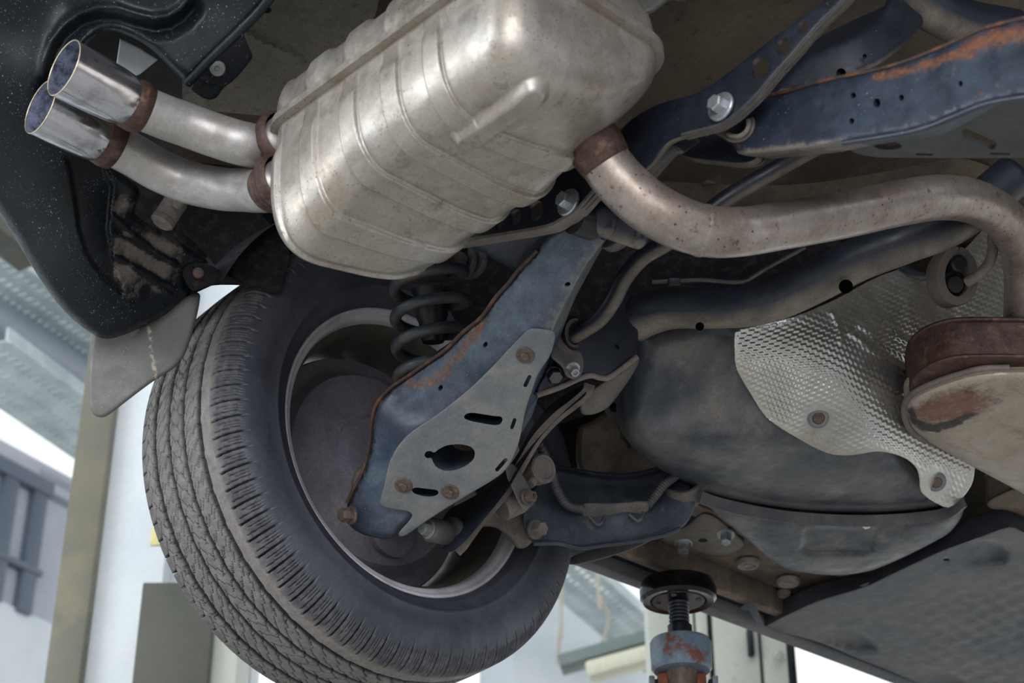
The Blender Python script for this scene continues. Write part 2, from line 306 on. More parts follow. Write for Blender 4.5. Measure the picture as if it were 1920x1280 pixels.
M['cablem'] = mat('hanging_cable', (196, 190, 172), .6, 0)
M['paper'] = mat('pale_blue_sticker', (188, 220, 232), .6, 0, [('noise', (236, 240, 240), .9, 14, .5, .56)])
M['yellow'] = mat('yellow_tag', (228, 218, 150), .5, 0)
M['glass'] = mat('dim_window_glass', (120, 128, 142), .08, 0)
M['clear'] = mat('cable_conduit', (58, 58, 62), .6, 0, [('noise', (88, 84, 80), .7, 40, .45, .65)])
# ------------------------------------------------------------------ objects
def thing(name, label, ctg, base, group=None):
    o = bpy.data.objects.new(name, None); S.collection.objects.link(o); o.location = base; o.empty_display_size = .05
    o['label'] = label; o['category'] = ctg
    if group: o['group'] = group
    return o
def root_loc(o):
    v = np.zeros(3)
    while o: v += np.array(o.location); o = o.parent
    return v
def obj(name, g, m, parent=None, label=None, ang=.6, flip=True, base=None, mats=None):
    V, Fc, A = g; org = root_loc(parent) if parent else np.array(base if base is not None else V.mean(0))
    me = bpy.data.meshes.new(name); me.from_pydata((V-org).tolist(), [], Fc)
    for k, a in A.items():
        me.attributes.new(k, 'FLOAT', 'POINT').data.foreach_set('value', np.asarray(a, np.float32))
    if flip:
        bm = bmesh.new(); bm.from_mesh(me); bmesh.ops.recalc_face_normals(bm, faces=bm.faces); bm.to_mesh(me); bm.free()
    me.shade_smooth()
    if ang: me.set_sharp_from_angle(angle=ang)
    me.materials.append(M[m]); o = bpy.data.objects.new(name, me); S.collection.objects.link(o)
    if parent: o.parent = parent
    else: o.location = org
    if label: o['label'] = label
    return o
def single(name, g, m, label, ctg, group=None, **k):
    o = obj(name, g, m, **k); o['label'] = label; o['category'] = ctg
    if group: o['group'] = group
    return o
def struct(name, g, m, **k):
    o = obj(name, g, m, **k); o['kind'] = 'structure'; return o
#@@BODY
# ================================================================== workshop hall
struct('floor', abox(-14, 8, -8, 16, -.1, 0), 'floorc')
def vbox(x0, x1, yb, d, z0, z1, dep, x_d1=None):
    """upright box whose near face spans two pixels at distance d"""
    a, b = at(x0, yb, d), at(x1, yb, x_d1 or d); a[2] = b[2] = 0; ex = unit(b-a); ey = np.array([-ex[1], ex[0], 0]); 
    if ey@cd < 0: ey = -ey
    c = (a+b)/2+ey*dep/2; c[2] = (z0+z1)/2
    return box(c, [ex, ey, [0, 0, 1]], (np.linalg.norm(b-a)/2, dep/2, (z1-z0)/2), .004)
def hbar(p, q, d0, d1, w, h, b=.003, up=(0, 0, 1)):
    a, c = at(p[0], p[1], d0), at(q[0], q[1], d1); ex = unit(c-a); ey = unit(np.cross(up, ex)); ez = np.cross(ex, ey)
    return box((a+c)/2, [ex, ey, ez], (np.linalg.norm(c-a)/2, w/2, h/2), b)
# hall wall on the left with windows
wa, wb = onz(-400, 900, 1.2), None
WD = 9.5
p0 = at(40, 900, WD); h_ = unit(np.array([-math.sin(.3), math.cos(.3), 0])); nrm_ = np.array([-h_[1], h_[0], 0])
if nrm_@cd < 0: nrm_ = -nrm_
def wallp(s, z, out=0): return np.array([p0[0], p0[1], 0])+h_*s-nrm_*out+np.array([0, 0, z])
def wbox(s0, s1, z0, z1, o0, o1, b=0): return box(wallp((s0+s1)/2, (z0+z1)/2, (o0+o1)/2), [h_, nrm_, [0, 0, 1]], ((s1-s0)/2, abs(o1-o0)/2, (z1-z0)/2), b)
# ================================================================== car body
X0 = -1.155; W = np.array([-1.881, 1.560, 1.193+H]); AX = unit([-1, .029, -.01])
t = thing('car_body', 'underside of a dark car raised on the lift, brown underseal floor', 'car body', (X0, 2.2, 2.1))
obj('rear_floor', abox(-1.99, -.33, .85, 2.5, 1.6+H, 1.64+H), 'under', t)
obj('front_floor', abox(-1.93, -.35, 2.5, 5.2, 1.4+H, 1.44+H), 'under', t)
obj('seat_bulkhead', abox(-1.93, -.35, 2.48, 2.52, 1.4+H, 1.62+H), 'under', t)
obj('body_shell', join(abox(-2.03, -.28, .8, 5.2, 1.66+H, 2.3+H, .05), abox(-2.06, -2.0, 1.95, 5.2, 1.3+H, 1.7+H, .01), abox(-.32, -.26, 1.95, 5.2, 1.3+H, 1.7+H, .01)), 'body', t)
obj('axle_shade_sheet', sheet([(830, 430), (1000, 400), (1250, 420), (1560, 420), (1600, 500), (1450, 580), (1190, 590), (1150, 760), (1010, 810), (920, 700), (830, 600)], [(850, 450, 2.8), (1250, 440, 2.75), (1560, 450, 2.72), (1100, 760, 2.9), (1400, 560, 2.8)], th=.03, step=24), 'felt', t)  # dark sheet added to stand in for the deep shade behind the subframe
obj('tailgate_lower', join(abox(-1.86, -.45, .66, .74, 1.5+H, 2.3+H, .03), abox(-1.3, -.45, .70, .95, 1.47+H, 1.52+H, .01)), 'body', t)
# ================================================================== wheel
def tyre_mesh():
    prof = [(.231, .006), (.2375, .0), (.2385, -.004), (.241, -.006), (.2415, -.0085), (.247, -.013), (.262, -.022), (.263, -.0235), (.266, -.0235), (.268, -.0225), (.285, -.027), (.3, -.027), (.312, -.0245), (.319, -.022)]
    i0 = len(prof); tr = []
    for k in range(161):
        o = -.018+.246*k/160; s = (o-.105)/.123
        r = .3555-.006*abs(s)**2-.0205*max(0, (abs(s)-.70)/.30)**2.2
        tr.append((r, o))
    prof = prof+tr+[(.318, .234), (.3, .24), (.27, .238), (.245, .222), (.231, .205)]
    n = 2400; G = np.zeros((n, len(prof))); 
    g_o = [.046, .086, .124, .164]; g_w = [.0062, .005, .005, .0062]
    def fn(V, th, pr):
        r = pr[:, 0]; o = pr[:, 1]; T = th[:, None]; O = o[None]; q = np.zeros_like(G); s = T*.345
        tri = lambda x: np.abs((x % 1)-.5)*4-1
        m = np.zeros(len(o), bool); m[i0:i0+161] = True
        for go, gw in zip(g_o, g_w):
            oc = go+.0009*tri(s/.052+go*50); q = np.maximum(q, np.clip((gw-np.abs(O-oc))/.0014, 0, 1))
        per = 2*np.pi*.345/86
        f = (s/per+(O-.0)*3.) % 1
        sh = ((O > -.0185) & (O < .019))*np.clip((.0017-np.abs(f-.5)*per)/.0006, 0, .9)
        for oe, dd, ww in ((.006, .18, .0009), (.013, .82, .0011), (-.004, .0, .0008)):
            sh = np.maximum(sh, ((O > -.0165) & (O < oe))*np.clip((ww*.8-np.abs(((f-dd+.5) % 1)-.5)*per)/.0004, 0, .5))
        sh = np.maximum(sh, ((O > .191) & (O < .229))*np.clip((.0017-np.abs(f-.5)*per)/.0006, 0, 1))
        q = np.maximum(q, sh)
        # short slanted sipes in three staggered columns on every rib, notches from the groove walls
        for r0, r1, sg_ in ((.0515, .0815, 1), (.0915, .1195, -1), (.1295, .1585, 1), (.1685, .189, -1)):
            for c_, ph in ((0, .1), (1.35, .6)):
                a = r0+.0015+(r1-r0)*c_/3; b_ = a+(r1-r0)*.34; pp = per*.95
                ff = ((s+sg_*1.5*(O-a))/pp+ph) % 1
                q = np.maximum(q, ((O > a) & (O < b_))*np.clip((.0012-np.abs(ff-.5)*pp)/.0004, 0, 1)*.85)
            for a, b_, kk, ph in ((r0-.003, r0+.008, 1.9, .3), (r1-.008, r1+.003, 1.9, .75)):
                ff = ((s+kk*(O-a))/per+ph) % 1
                q = np.maximum(q, ((O > a) & (O < b_))*np.clip((.0017-np.abs(ff-.5)*per)/.0006, 0, 1)*.9)
        q = q*m[None]; G[:] = q
        a, e, f_ = frame(AX); rad = np.cos(T)[..., None]*e+np.sin(T)[..., None]*f_
        dd = .008*q
        # raised scuff ribs at the shoulder edge
        return V-rad*dd[..., None]
    V, Fc, A = lathe(prof, W, AX, n, fn=fn)
    o = np.array(prof)[:, 1][None]+np.zeros((n, 1)); r = np.array(prof)[:, 0][None]+np.zeros((n, 1))
    dust = np.where((o > .019) & (o < .19), np.where(o < .042, 1.05, .85), np.where(o > .19, .5, np.clip((o-.006)/.014, 0, 1)*.8))*(r > .325)*(1-.8*G)
    side = (r < .322)
    tag = np.where(side, 0, 1)
    return V, Fc, {'groove': G.ravel(), 'dust': dust.ravel()}, np.array(prof)
wheel = thing('wheel', 'large black car wheel with dusty tread hanging in the rear arch', 'wheel', W+AX*.1)
V, Fc, A, prf = tyre_mesh(); npf = len(prf)
ty = obj('tyre', (V, Fc, A), 'tyre', wheel, 'dusty black tyre with four grooves', ang=None, flip=False)
ty.data.materials.append(M['tread'])
mi = np.array([(1 if 15 <= (i % (npf-1)) < 13+161 else 0) for i in range(len(ty.data.polygons))], np.int32)
ty.data.polygons.foreach_set('material_index', mi)
rim_p = [(.2375, .004), (.2365, 0), (.2345, -.0012), (.2315, 0), (.2285, .0045), (.2265, .006), (.222, .0072), (.2185, .012), (.2165, .02), (.2095, .03), (.205, .05), (.204, .12), (.206, .17), (.214, .2), (.225, .212), (.235, .214)]
obj('rim_lip', lathe(rim_p[:9], W, AX, 120), 'rim', wheel, 'bright grey rim lip', ang=None)
obj('rim_barrel', lathe(rim_p[8:], W, AX, 96), 'rimin', wheel, ang=None)
e2 = frame(AX)
for k in range(5):
    a = 2*np.pi*k/5+.35; u_ = math.cos(a)*e2[1]+math.sin(a)*e2[2]; w_ = np.cross(AX, u_)
    obj('spoke', join(box(W+AX*.175+u_*.13-w_*.03, [u_, w_, AX], (.085, .014, .016), .006), box(W+AX*.175+u_*.13+w_*.03, [u_, w_, AX], (.085, .014, .016), .006)), 'rimin', wheel)
obj('hub_face', lathe([(0, .15), (.07, .15), (.075, .155), (.075, .19), (0, .2)], W, AX, 40), 'rimin', wheel)
# ------------------------------------------------------------------ brake shield, knuckle
t = thing('wheel_carrier', 'grey dusty brake shield and knuckle inside the wheel rim', 'wheel carrier', W+AX*.09)
obj('brake_shield', lathe([(.197, .135), (.199, .125), (.196, .118), (.176, .116), (.17, .112), (.163, .1), (.158, .092), (.13, .088), (.11, .085), (.085, .075), (.075, .06), (.07, .058), (.0, .05)], W, AX, 90), 'shield', t, ang=.5)
obj('shield_boss', disc(W+AX*.088+np.array([0, -.055, .03]), -AX, .03, .012, .004), 'shield', t)
obj('shield_boss', disc(W+AX*.09+np.array([0, .03, -.1]), -AX, .045, .02, .006), 'shield', t)
obj('knuckle', join(sheet([(655, 893), (700, 855), (760, 800), (830, 830), (800, 900), (760, 990), (700, 985), (668, 950)], [(690, 900, 2.62), (800, 830, 2.68), (740, 980, 2.62)], .06, step=20, rnd=(12, .02)),
    sheet([(800, 960), (880, 900), (905, 945), (975, 950), (990, 990), (1002, 1012), (985, 1028), (968, 1028), (955, 1006), (925, 985), (880, 990), (830, 1030)], [(820, 990, 2.66), (985, 1000, 2.72), (900, 930, 2.69)], .035, step=16, rnd=(9, .014))), 'dust', t)
# ------------------------------------------------------------------ coil spring
sa, sb = at(817, 735, 2.54), at(802, 455, 2.6)
def helix(turns, r, n):
    a, e, f = frame(sb-sa); return [sa+(sb-sa)*i/(n-1)+r*(1-.12*(i/(n-1))**4)*(math.cos(2*math.pi*turns*i/(n-1)+2.2)*e+math.sin(2*math.pi*turns*i/(n-1)+2.2)*f) for i in range(n)]
t = thing('coil_spring', 'dark coil spring standing behind the wide suspension arm', 'spring', (sa+sb)/2)
obj('coil', tube(helix(5.1, .0535, 200), .0088, 14, 0), 'spring', t, ang=None)
t = thing('spring_seat', 'dark rubber bump stop and seat above the coil spring', 'spring seat', sb)
ax_ = unit(sb-sa)
obj('seat_cup', lathe([(0, -.02), (.03, -.02), (.036, -.012), (.036, .0), (.05, .002), (.062, .01), (.064, .03), (.05, .04), (0, .04)], at(800, 500, 2.63), ax_, 40), 'dark', t)
obj('bump_stop', lathe([(0, -.1), (.016, -.1), (.02, -.09), (.02, -.07), (.024, -.06), (.024, -.03), (.03, -.02), (0, -.02)], at(806, 520, 2.62), ax_, 30), 'black', t)
for k, (x, y) in enumerate(((838, 492), (858, 487), (878, 485))):
    obj('rubber_ring', tube([at(x+34*math.cos(a)*.8, y+30*math.sin(a), 2.66+.02*k) for a in np.linspace(0, 2*np.pi, 25)], .008, 10, 0), 'darkdust', t)
# ================================================================== exhaust muffler
mx0, mx1, my0, my1, mz = -1.513, -1.052, .992, 1.258, 1.31+H
mc = np.array([(mx0+mx1)/2, (my0+my1)/2, mz]); ma, mb = (mx1-mx0)/2, (my1-my0)/2
RIB = [-1.484, -1.411, -1.336, -1.261, -1.189]
def rr_(bx, by, A, B, rc):
    px, py = bx*A, by*B; qx, qy = np.clip(px, -(A-rc), A-rc), np.clip(py, -(B-rc), B-rc); dx, dy = px-qx, py-qy; n = np.hypot(dx, dy)+1e-9
    return qx+dx/n*rc, qy+dy/n*rc
def shell(sg, hgt, nu=640, nv=220, inset=.05, flat=.62):
    u, v = np.meshgrid(np.linspace(-1, 1, nu), np.linspace(-1, 1, nv), indexing='ij'); rho = np.maximum(np.abs(u), np.abs(v)); rr = np.maximum(rho, 1e-6)
    bx, by = u/rr, v/rr
    w = np.clip((rho-flat)/(1-flat), 0, 1); ang = w*math.pi/2
    A_, B_ = ma-.006, mb-.006; ins = inset*(1-np.sin(ang)); drop = hgt*np.cos(ang)**.5
    fl = np.clip(rho/flat, 0, 1); qx, qy = rr_(bx, by, A_-ins, B_-ins, .042)
    X, Y = qx*fl, qy*fl
    xw = X+mc[0]; yw = Y+mc[1]; bulge = np.zeros_like(X)
    env = np.clip((drop/hgt-.16)/.12, 0, 1)
    if sg < 0:
        for rx in RIB:
            dx = xw-(rx+.0); b = np.clip((.0145-np.abs(dx))/.0017, 0, 1); bulge += .0062*b*b*(3-2*b)*env
        cxa, cxb, cy = -1.205, -1.10, 1.068
        dist = np.hypot(np.maximum(np.maximum(cxa-xw, xw-cxb), 0), yw-cy); c = np.clip((.021-dist)/.012, 0, 1); c = c*c*(3-2*c)*env
        bulge = bulge*(1-c)+.012*c
        # two collar sockets on the outlet side, inlet socket at the front
        bulge += 0
    else:
        for rx in RIB:
            b = np.clip((.0165-np.abs(xw-rx))/.004, 0, 1); bulge += .005*b*env
    dn = np.stack([X*0, X*0, sg*np.ones_like(X)], -1); lat = np.stack([X/ma**2, Y/mb**2, X*0], -1); lat /= np.linalg.norm(lat, axis=-1)[..., None]+1e-9
    nrm = dn*np.cos(ang*.9)[..., None]+lat*np.sin(ang*.9)[..., None]
    # sagging belly towards the outlet end
    sag = (.058-.042*np.clip((yw-1.02)/.19, 0, 1))*np.clip((-1.33-xw)/.13, 0, 1)**1.2*np.clip(drop/hgt, 0, 1)-(.02*np.clip((yw-1.13)/.12, 0, 1)**2+.055*np.clip((xw+1.25)/.16, 0, 1)*np.clip((yw-1.09)/.14, 0, 1))*np.clip(drop/hgt, 0, 1) if sg < 0 else 0
    P = np.stack([xw, yw, mc[2]+sg*(drop+sag)], -1)+nrm*bulge[..., None]
    V = P.reshape(-1, 3); Fc = [(i*nv+j, (i+1)*nv+j, (i+1)*nv+j+1, i*nv+j+1) for i in range(nu-1) for j in range(nv-1)]
    return V, Fc, {}
t = thing('exhaust_muffler', 'big ribbed aluminised exhaust muffler hanging across the rear of the car', 'muffler', mc)
obj('lower_shell', shell(-1, .132), 'steel', t, ang=None)
obj('upper_shell', shell(1, .085, 120, 80), 'steel', t, ang=None)
def rrect(k, n=200):
    a = np.linspace(0, 2*np.pi, n, endpoint=False); c, s = np.cos(a), np.sin(a); r = 1/np.maximum(np.abs(c), np.abs(s))
    qx, qy = rr_(c*r, s*r, ma+k, mb+k, .046); return [np.array([mc[0]+x, mc[1]+y, mz]) for x, y in zip(qx, qy)]
sq = [(1, -.42), (1.15, 0), (1, .42), (-1, .42), (-1, -.42)]
L_ = rrect(-.003); obj('seam_flange', tube(L_+[L_[0]], .0085, m=0, prof=[(.62, .95), (.62, -.95), (-.62, -.95), (-.62, .95)], up=(0, 0, 1), cap=False), 'steel', t, 'folded seam flange')
def ringc(c, ax, r, w, b): return lathe([(r-.004, -w), (r, -w+b), (r+.002, 0), (r, w-b), (r-.004, w)], c, ax, 40)
EY = np.array([0, 1., 0])
def tailpipe(tip, tipd, tend, tendd, path, out, lab):
    P0 = at(*tip, tipd); P1 = at(*tend, tendd); q = [P1-EY*.004]+[at(*p) for p in path]+[out, out+np.array([.03, 0, 0])]
    p = obj('tailpipe', tube(q, .0278, 32, 10), 'tail', t, lab[0], ang=None)
    L = np.linalg.norm(P1-P0); a = unit(P1-P0)
    n = 64; a_, e_, f_ = frame(a); th = np.linspace(0, 2*np.pi, n, endpoint=False); V = []
    prof = [(.0365, 0), (.0362, .3), (.0345, .75), (.0325, .93), (.0285, 1.03), (.027, 1.0), (.031, .9), (.0345, .3), (.0352, 0)]
    e_ = np.array([1, 0, 0]); f_ = np.array([0, 0, 1.])
    for k in th:
        for r, h in prof: V.append(P0+(P1-P0)*h+r*(math.cos(k)*e_+math.sin(k)*f_))
    m = len(prof)
    def qf(j0, j1): return [(i*m+j, i*m+j+1, ((i+1) % n)*m+j+1, ((i+1) % n)*m+j) for i in range(n) for j in range(j0, j1)]
    obj('exhaust_tip', (np.array(V), qf(0, 4), {}), 'chrome', p, lab[1], ang=None)
    obj('tip_inside', (np.array(V), qf(5, 8), {}), 'tipin', p, 'sooty bluish inside of the tip', ang=None)
    edge = [P0+.0359*(math.cos(k)*e_+math.sin(k)*f_) for k in np.linspace(0, 2*np.pi, 65)]
    obj('tip_edge', tube(edge, .0009, 8, 0, cap=False), 'tipedge', p, 'pale rolled edge', ang=None)
    d = unit(np.array(q[1])-q[0]); obj('weld_collar', ringc(P1+a*.011, d, .0315, .015, .002), 'weld', p, 'rusty brown collar', ang=None)
    obj('weld_collar', join(ringc(out+np.array([.0, 0, 0]), (1, 0, 0), .0295, .008, .003), ringc(out+np.array([.011, 0, 0]), (1, 0, 0), .032, .007, .003), ringc(out+np.array([.024, 0, 0]), (1, 0, 0), .036, .01, .003)), 'weld', p, 'rusty brown collar', ang=None)
    return p
o1, o2 = onx(506, 276, -1.525), onx(504, 356, -1.525)
tailpipe((120, 127), 2.1, (242, 191), 2.166, [(300, 216, 2.185), (350, 234, 2.2), (405, 254, 2.205), (455, 269, 2.2)], o1, ('upper tail pipe', 'upper bright steel tip'))
tailpipe((76, 200), 2.185, (190, 260), 2.245, [(250, 291, 2.268), (300, 320, 2.28), (355, 342, 2.28), (415, 354, 2.265), (455, 356, 2.24)], o2, ('lower tail pipe', 'lower bright steel tip'))
# ------------------------------------------------------------------ exhaust pipe to the front
t = thing('exhaust_pipe', 'long bent exhaust pipe with rusty specks leading from muffler to front silencer', 'exhaust pipe', at(1500, 415, 2.2))
pp = [(1085, 235, 2.09), (1112, 268, 2.08), (1150, 325, 2.075), (1200, 375, 2.07), (1260, 412, 2.07), (1320, 432, 2.08), (1380, 435, 2.1), (1460, 424, 2.14), (1580, 403, 2.19), (1690, 380, 2.24), (1770, 370, 2.28), (1840, 383, 2.34), (1895, 425, 2.41), (1920, 490, 2.48), (1921, 580, 2.54), (1915, 660, 2.59), (1912, 720, 2.61)]
rr = [.03*1.03 if p[0] < 1200 else .0305 for p in pp]
rr = [.0295, .030, .031, .0315, .0315, .031, .030, .0295, .0295, .0295, .0295, .0295, .0295, .0295, .0295, .0295, .0295]
pipe = obj('pipe', tube(atl(pp), rr, 36, 8), 'pipe', t, ang=None)
obj('pipe_joint', tube([at(1308, 429, 2.079), at(1318, 432, 2.08), at(1326, 434, 2.081)], [.0312, .0322, .0312], 36, 3, cap=False), 'pipe', t, ang=None)
obj('weld_collar', tube(atl([(1100, 252, 2.083), (1116, 274, 2.077), (1129, 294, 2.076), (1137, 306, 2.0755)]), [.0345, .0345, .033, .0315], 36, 4), 'weld', t, 'rusty brown collar', ang=None)
hook = tube(atl([(1812, 530, 2.49), (1835, 515, 2.48), (1855, 492, 2.48), (1862, 465, 2.48), (1862, 440, 2.48), (1880, 425, 2.46)]), .0075, 14)
obj('hanger_hook', hook, 'dust', t, 'bent hanger rod')
# rubber hanger ------------------------------------------------------
t = thing('exhaust_hanger', 'grey round rubber exhaust hanger beside the silver heat shield', 'rubber hanger', at(1785, 530, 2.55))
hc = at(1785, 520, 2.55); hn = unit(at(1815, 512, 2.50)-hc)
a, e, f = frame(hn); e = unit(at(1790, 470, 2.55)-hc); e = unit(e-hn*(e@hn)); f = np.cross(hn, e)
lp = [hc+e*(.036*math.cos(k))+f*(.026*math.sin(k)) for k in np.linspace(0, 2*np.pi, 33)]
obj('rubber_loop', tube(lp, .0125, m=0, prof=[(.5, 1.5), (.6, 1.3), (.6, -1.3), (.5, -1.5), (-.5, -1.5), (-.6, -1.3), (-.6, 1.3), (-.5, 1.5)], up=e, cap=False), 'rubber', t)
obj('hanger_core', join(disc(hc+e*.018-hn*.012, hn, .0125, .036, .003), disc(hc-e*.012-hn*.016, hn, .015, .03, .003), tube([hc+f*.02-e*.01, hc+e*.005, hc-f*.02-e*.008], .007, 10)), 'black', t)
obj('hanger_rod', tube(atl([(1690, 498, 2.6), (1712, 512, 2.585), (1735, 516, 2.575), (1770, 510, 2.56)]), .0085, 12), 'dark', t)
# front silencer ----------------------------------------------------
t = thing('front_silencer', 'heat stained tan silencer box at the end of the exhaust pipe', 'silencer', at(1850, 850, 2.7))
so = [(1698, 775), (1700, 752), (1722, 733), (1760, 716), (1800, 703), (1840, 694), (1900, 690), (2100, 690), (2100, 1010), (1930, 932), (1900, 915), (1800, 862), (1735, 826), (1708, 802)]
dz = Dz(1.175+H)
rust_f = lambda x, y: np.clip(1.1-np.hypot((x-1785)/105, (y-(762-(x-1785)*.22))/38)**2, 0, 1)
soot_f = lambda x, y: np.clip(1.25-pdist(x, y, [(1709, 770), (1716, 788), (1730, 800), (1760, 802), (1790, 792), (1822, 776)])/10, 0, 1)
obj('lower_shell', sheet(so, dz, vec=(0, 0, .035), step=9, rnd=(40, .05), attrs={'rust': rust_f, 'soot': soot_f},
    disp=lambda x, y: .012*np.exp(-((x-1775)/70)**2-((y-790)/26)**2)*0+.006*np.exp(-(((x-1880)*.5+(y-870)*.87)/16)**2)), 'silencer', t)
obj('seam_rim', tube([at(x, y, float(dz(x, y))+.045) for x, y in ((1735, 826), (1708, 806), (1697, 778), (1700, 752), (1722, 732), (1760, 715), (1800, 702), (1840, 692), (1892, 690))], .0055, 12), 'dust', t)
obj('upper_shell', sheet([(1704, 760), (1706, 715), (1722, 693), (1750, 676), (1790, 664), (1840, 662), (2000, 664), (2000, 780), (1720, 780)], lambda x, y: dz(x, y)+.055, vec=(0, 0, .06), step=14, rnd=(14, .02)), 'weld', t, 'dark rusty upper half')
# ================================================================== rear subframe
YS = 1.307
sub = thing('rear_subframe', 'dark drilled rear subframe plates carrying both lower arms', 'subframe', at(1200, 300, 2.15))
sp = [(790, 482), (840, 460), (940, 443), (1032, 427), (1062, 413), (1090, 395), (1130, 352), (1165, 335), (1200, 328), (1225, 305), (1245, 276), (1258, 264), (1284, 255), (1303, 250), (1350, 237), (1381, 219), (1406, 197), (1428, 175), (1459, 138), (1491, 103), (1537, 50), (1588, 0), (1640, -60), (1600, -60), (1547, 0), (1509, 28), (1444, 75), (1381, 125), (1334, 159), (1300, 178), (1241, 192), (1206, 209), (1178, 228), (1150, 260), (1120, 285), (1060, 310), (1000, 345), (930, 385), (860, 420)]
hs = [ell(904, 431, 4, 6, .5, 12), ell(936, 418, 8, 14, .35), ell(966, 407, 11, 16, .35), ell(1004, 396, 14, 21, .35), ell(1425, 127, 17, 22, .35), ell(1468, 88, 13, 17, .35), ell(1505, 51, 10, 13, .35), ell(1553, 9, 6, 6, 0, 10)]
obj('bracket_plate', sheet(sp, Dy(YS), vec=(0, .006, 0), step=16, holes=hs, rnd=(5, .004), ch=1), 'dark', sub)
lipL = [(806, 472), (840, 462), (940, 445), (1032, 429), (1062, 415), (1090, 397), (1128, 354)]
lipR = [(1284, 256), (1303, 251), (1350, 239), (1381, 221), (1406, 199), (1428, 177), (1459, 140), (1491, 105), (1537, 52), (1588, 2), (1640, -58)]
fp = [(1.2, .3), (1.2, -.3), (-1.2, -.3), (-1.2, .3)]
for lp, fr, fm in ((lipL, .0075, 'dust'), (lipR, .0055, 'darkdust')):
    obj('plate_flange', tube([ony(x, y, YS+.006) for x, y in lp], fr, m=4, prof=fp, up=(0, 1, 0)), fm, sub, 'dusty folded lower flange')
for x, y in ((1067, 380), (1353, 201)):
    obj('bolt', bolt(ony(x, y, YS-.002), (0, -1, 0), .0105, .012, .0185, .004), 'zinc', sub, 'large flanged zinc bolt')
obj('saddle', sheet([(1120, 300), (1160, 262), (1200, 250), (1256, 262), (1290, 286), (1262, 292), (1235, 315), (1205, 350), (1190, 372), (1150, 360)], [(1130, 290, 2.2), (1280, 280, 2.11), (1190, 365, 2.2)], vec=(0, .03, .03), step=14, rnd=(14, .012)), 'darkdust', sub)
obj('front_ear', sheet([(1248, 262), (1284, 252), (1330, 245), (1372, 240), (1395, 270), (1425, 286), (1418, 302), (1390, 309), (1340, 303), (1300, 299), (1275, 290)], Dy(1.385), vec=(0, .012, 0), step=14, holes=[ell(1325, 258, 4, 6, .4, 10)], rnd=(5, .006)), 'dark', sub)
obj('front_ear', sheet([(1120, 380), (1150, 340), (1190, 360), (1208, 398), (1198, 420), (1175, 445), (1150, 463), (1130, 468), (1110, 450)], Dy(1.40), vec=(0, .012, 0), step=10, rnd=(6, .006)), 'darkdust', sub)
# cross tube in front, with its corner plate
xt = [(1186, 600, 2.56), (1215, 588, 2.55), (1260, 578, 2.53), (1330, 578, 2.5), (1400, 574, 2.47), (1460, 560, 2.45), (1530, 528, 2.43), (1610, 486, 2.41), (1700, 452, 2.40), (1770, 425, 2.41), (1840, 380, 2.43), (1900, 330, 2.45)]
obj('cross_tube', tube(atl(xt), [.034, .032, .03, .029, .029, .029, .0295, .030, .030, .031, .031, .031], 30), 'dark', sub, 'thick dark cross tube with dusty underside', ang=None)
for x, y, dd in ((1586, 537, 2.385), (1312, 612, 2.478)):
    obj('painted_drain_hole', disc(at(x, y, dd), -rays(np.array(x), np.array(y+60)), .0095 if x > 1400 else .006, .004, .0005, 20), 'void', sub, 'round black disc painted as a drain hole')  # flat black discs, the dark of the holes painted on the tube
cp = [(1115, 585), (1150, 555), (1180, 548), (1210, 575), (1197, 600), (1196, 664), (1180, 680), (1165, 690), (1150, 703), (1137, 708), (1125, 706), (1108, 702), (1085, 708), (1050, 724), (1012, 744), (1003, 742), (1008, 720), (1030, 690), (1060, 640)]
obj('corner_plate', sheet(cp, [(1020, 730, 2.44), (1190, 560, 2.55), (1190, 690, 2.5), (1080, 620, 2.47)], vec=tuple(cd*.02), step=14, rnd=(6, .006), holes=[ell(1157, 650, 3.5, 6, -.5, 10)]), 'dark', sub)
obj('plate_flange', tube([at(x, y, dd) for x, y, dd in ((1006, 741, 2.435), (1050, 726, 2.445), (1085, 710, 2.455), (1108, 704, 2.465), (1125, 708, 2.47), (1140, 708, 2.475), (1165, 692, 2.485), (1194, 669, 2.5))], .004, 10), 'dust', sub)
obj('lower_tongue', sheet([(1196, 668), (1201, 675), (1185, 705), (1160, 740), (1140, 765), (1115, 777), (1092, 778), (1086, 765), (1092, 745), (1120, 722), (1160, 698)], [(1195, 672, 2.505), (1100, 770, 2.53), (1120, 725, 2.51), (1150, 750, 2.55)], th=.01, step=12, rnd=(12, .012)), 'darkdust', sub)
obj('upper_cross_beam', sheet([(1460, 150), (1490, 110), (1560, 75), (1640, 40), (1662, 10), (1672, -60), (1760, -60), (1745, 30), (1690, 90), (1640, 130), (1560, 160), (1500, 175), (1430, 182)], [(1450, 170, 2.2), (1650, 20, 2.2), (1740, 0, 2.25), (1600, 130, 2.16)], vec=(0, .05, .06), step=14, rnd=(16, .02), holes=[ell(1577, 137, 9, 9), ell(1621, 106, 4, 5, 0, 10)]), 'dark', sub)
obj('upper_tube', tube(atl([(1690, -40, 2.25), (1740, 10, 2.25), (1800, 40, 2.27), (1900, 60, 2.3)]), .03, 24), 'dark', sub)
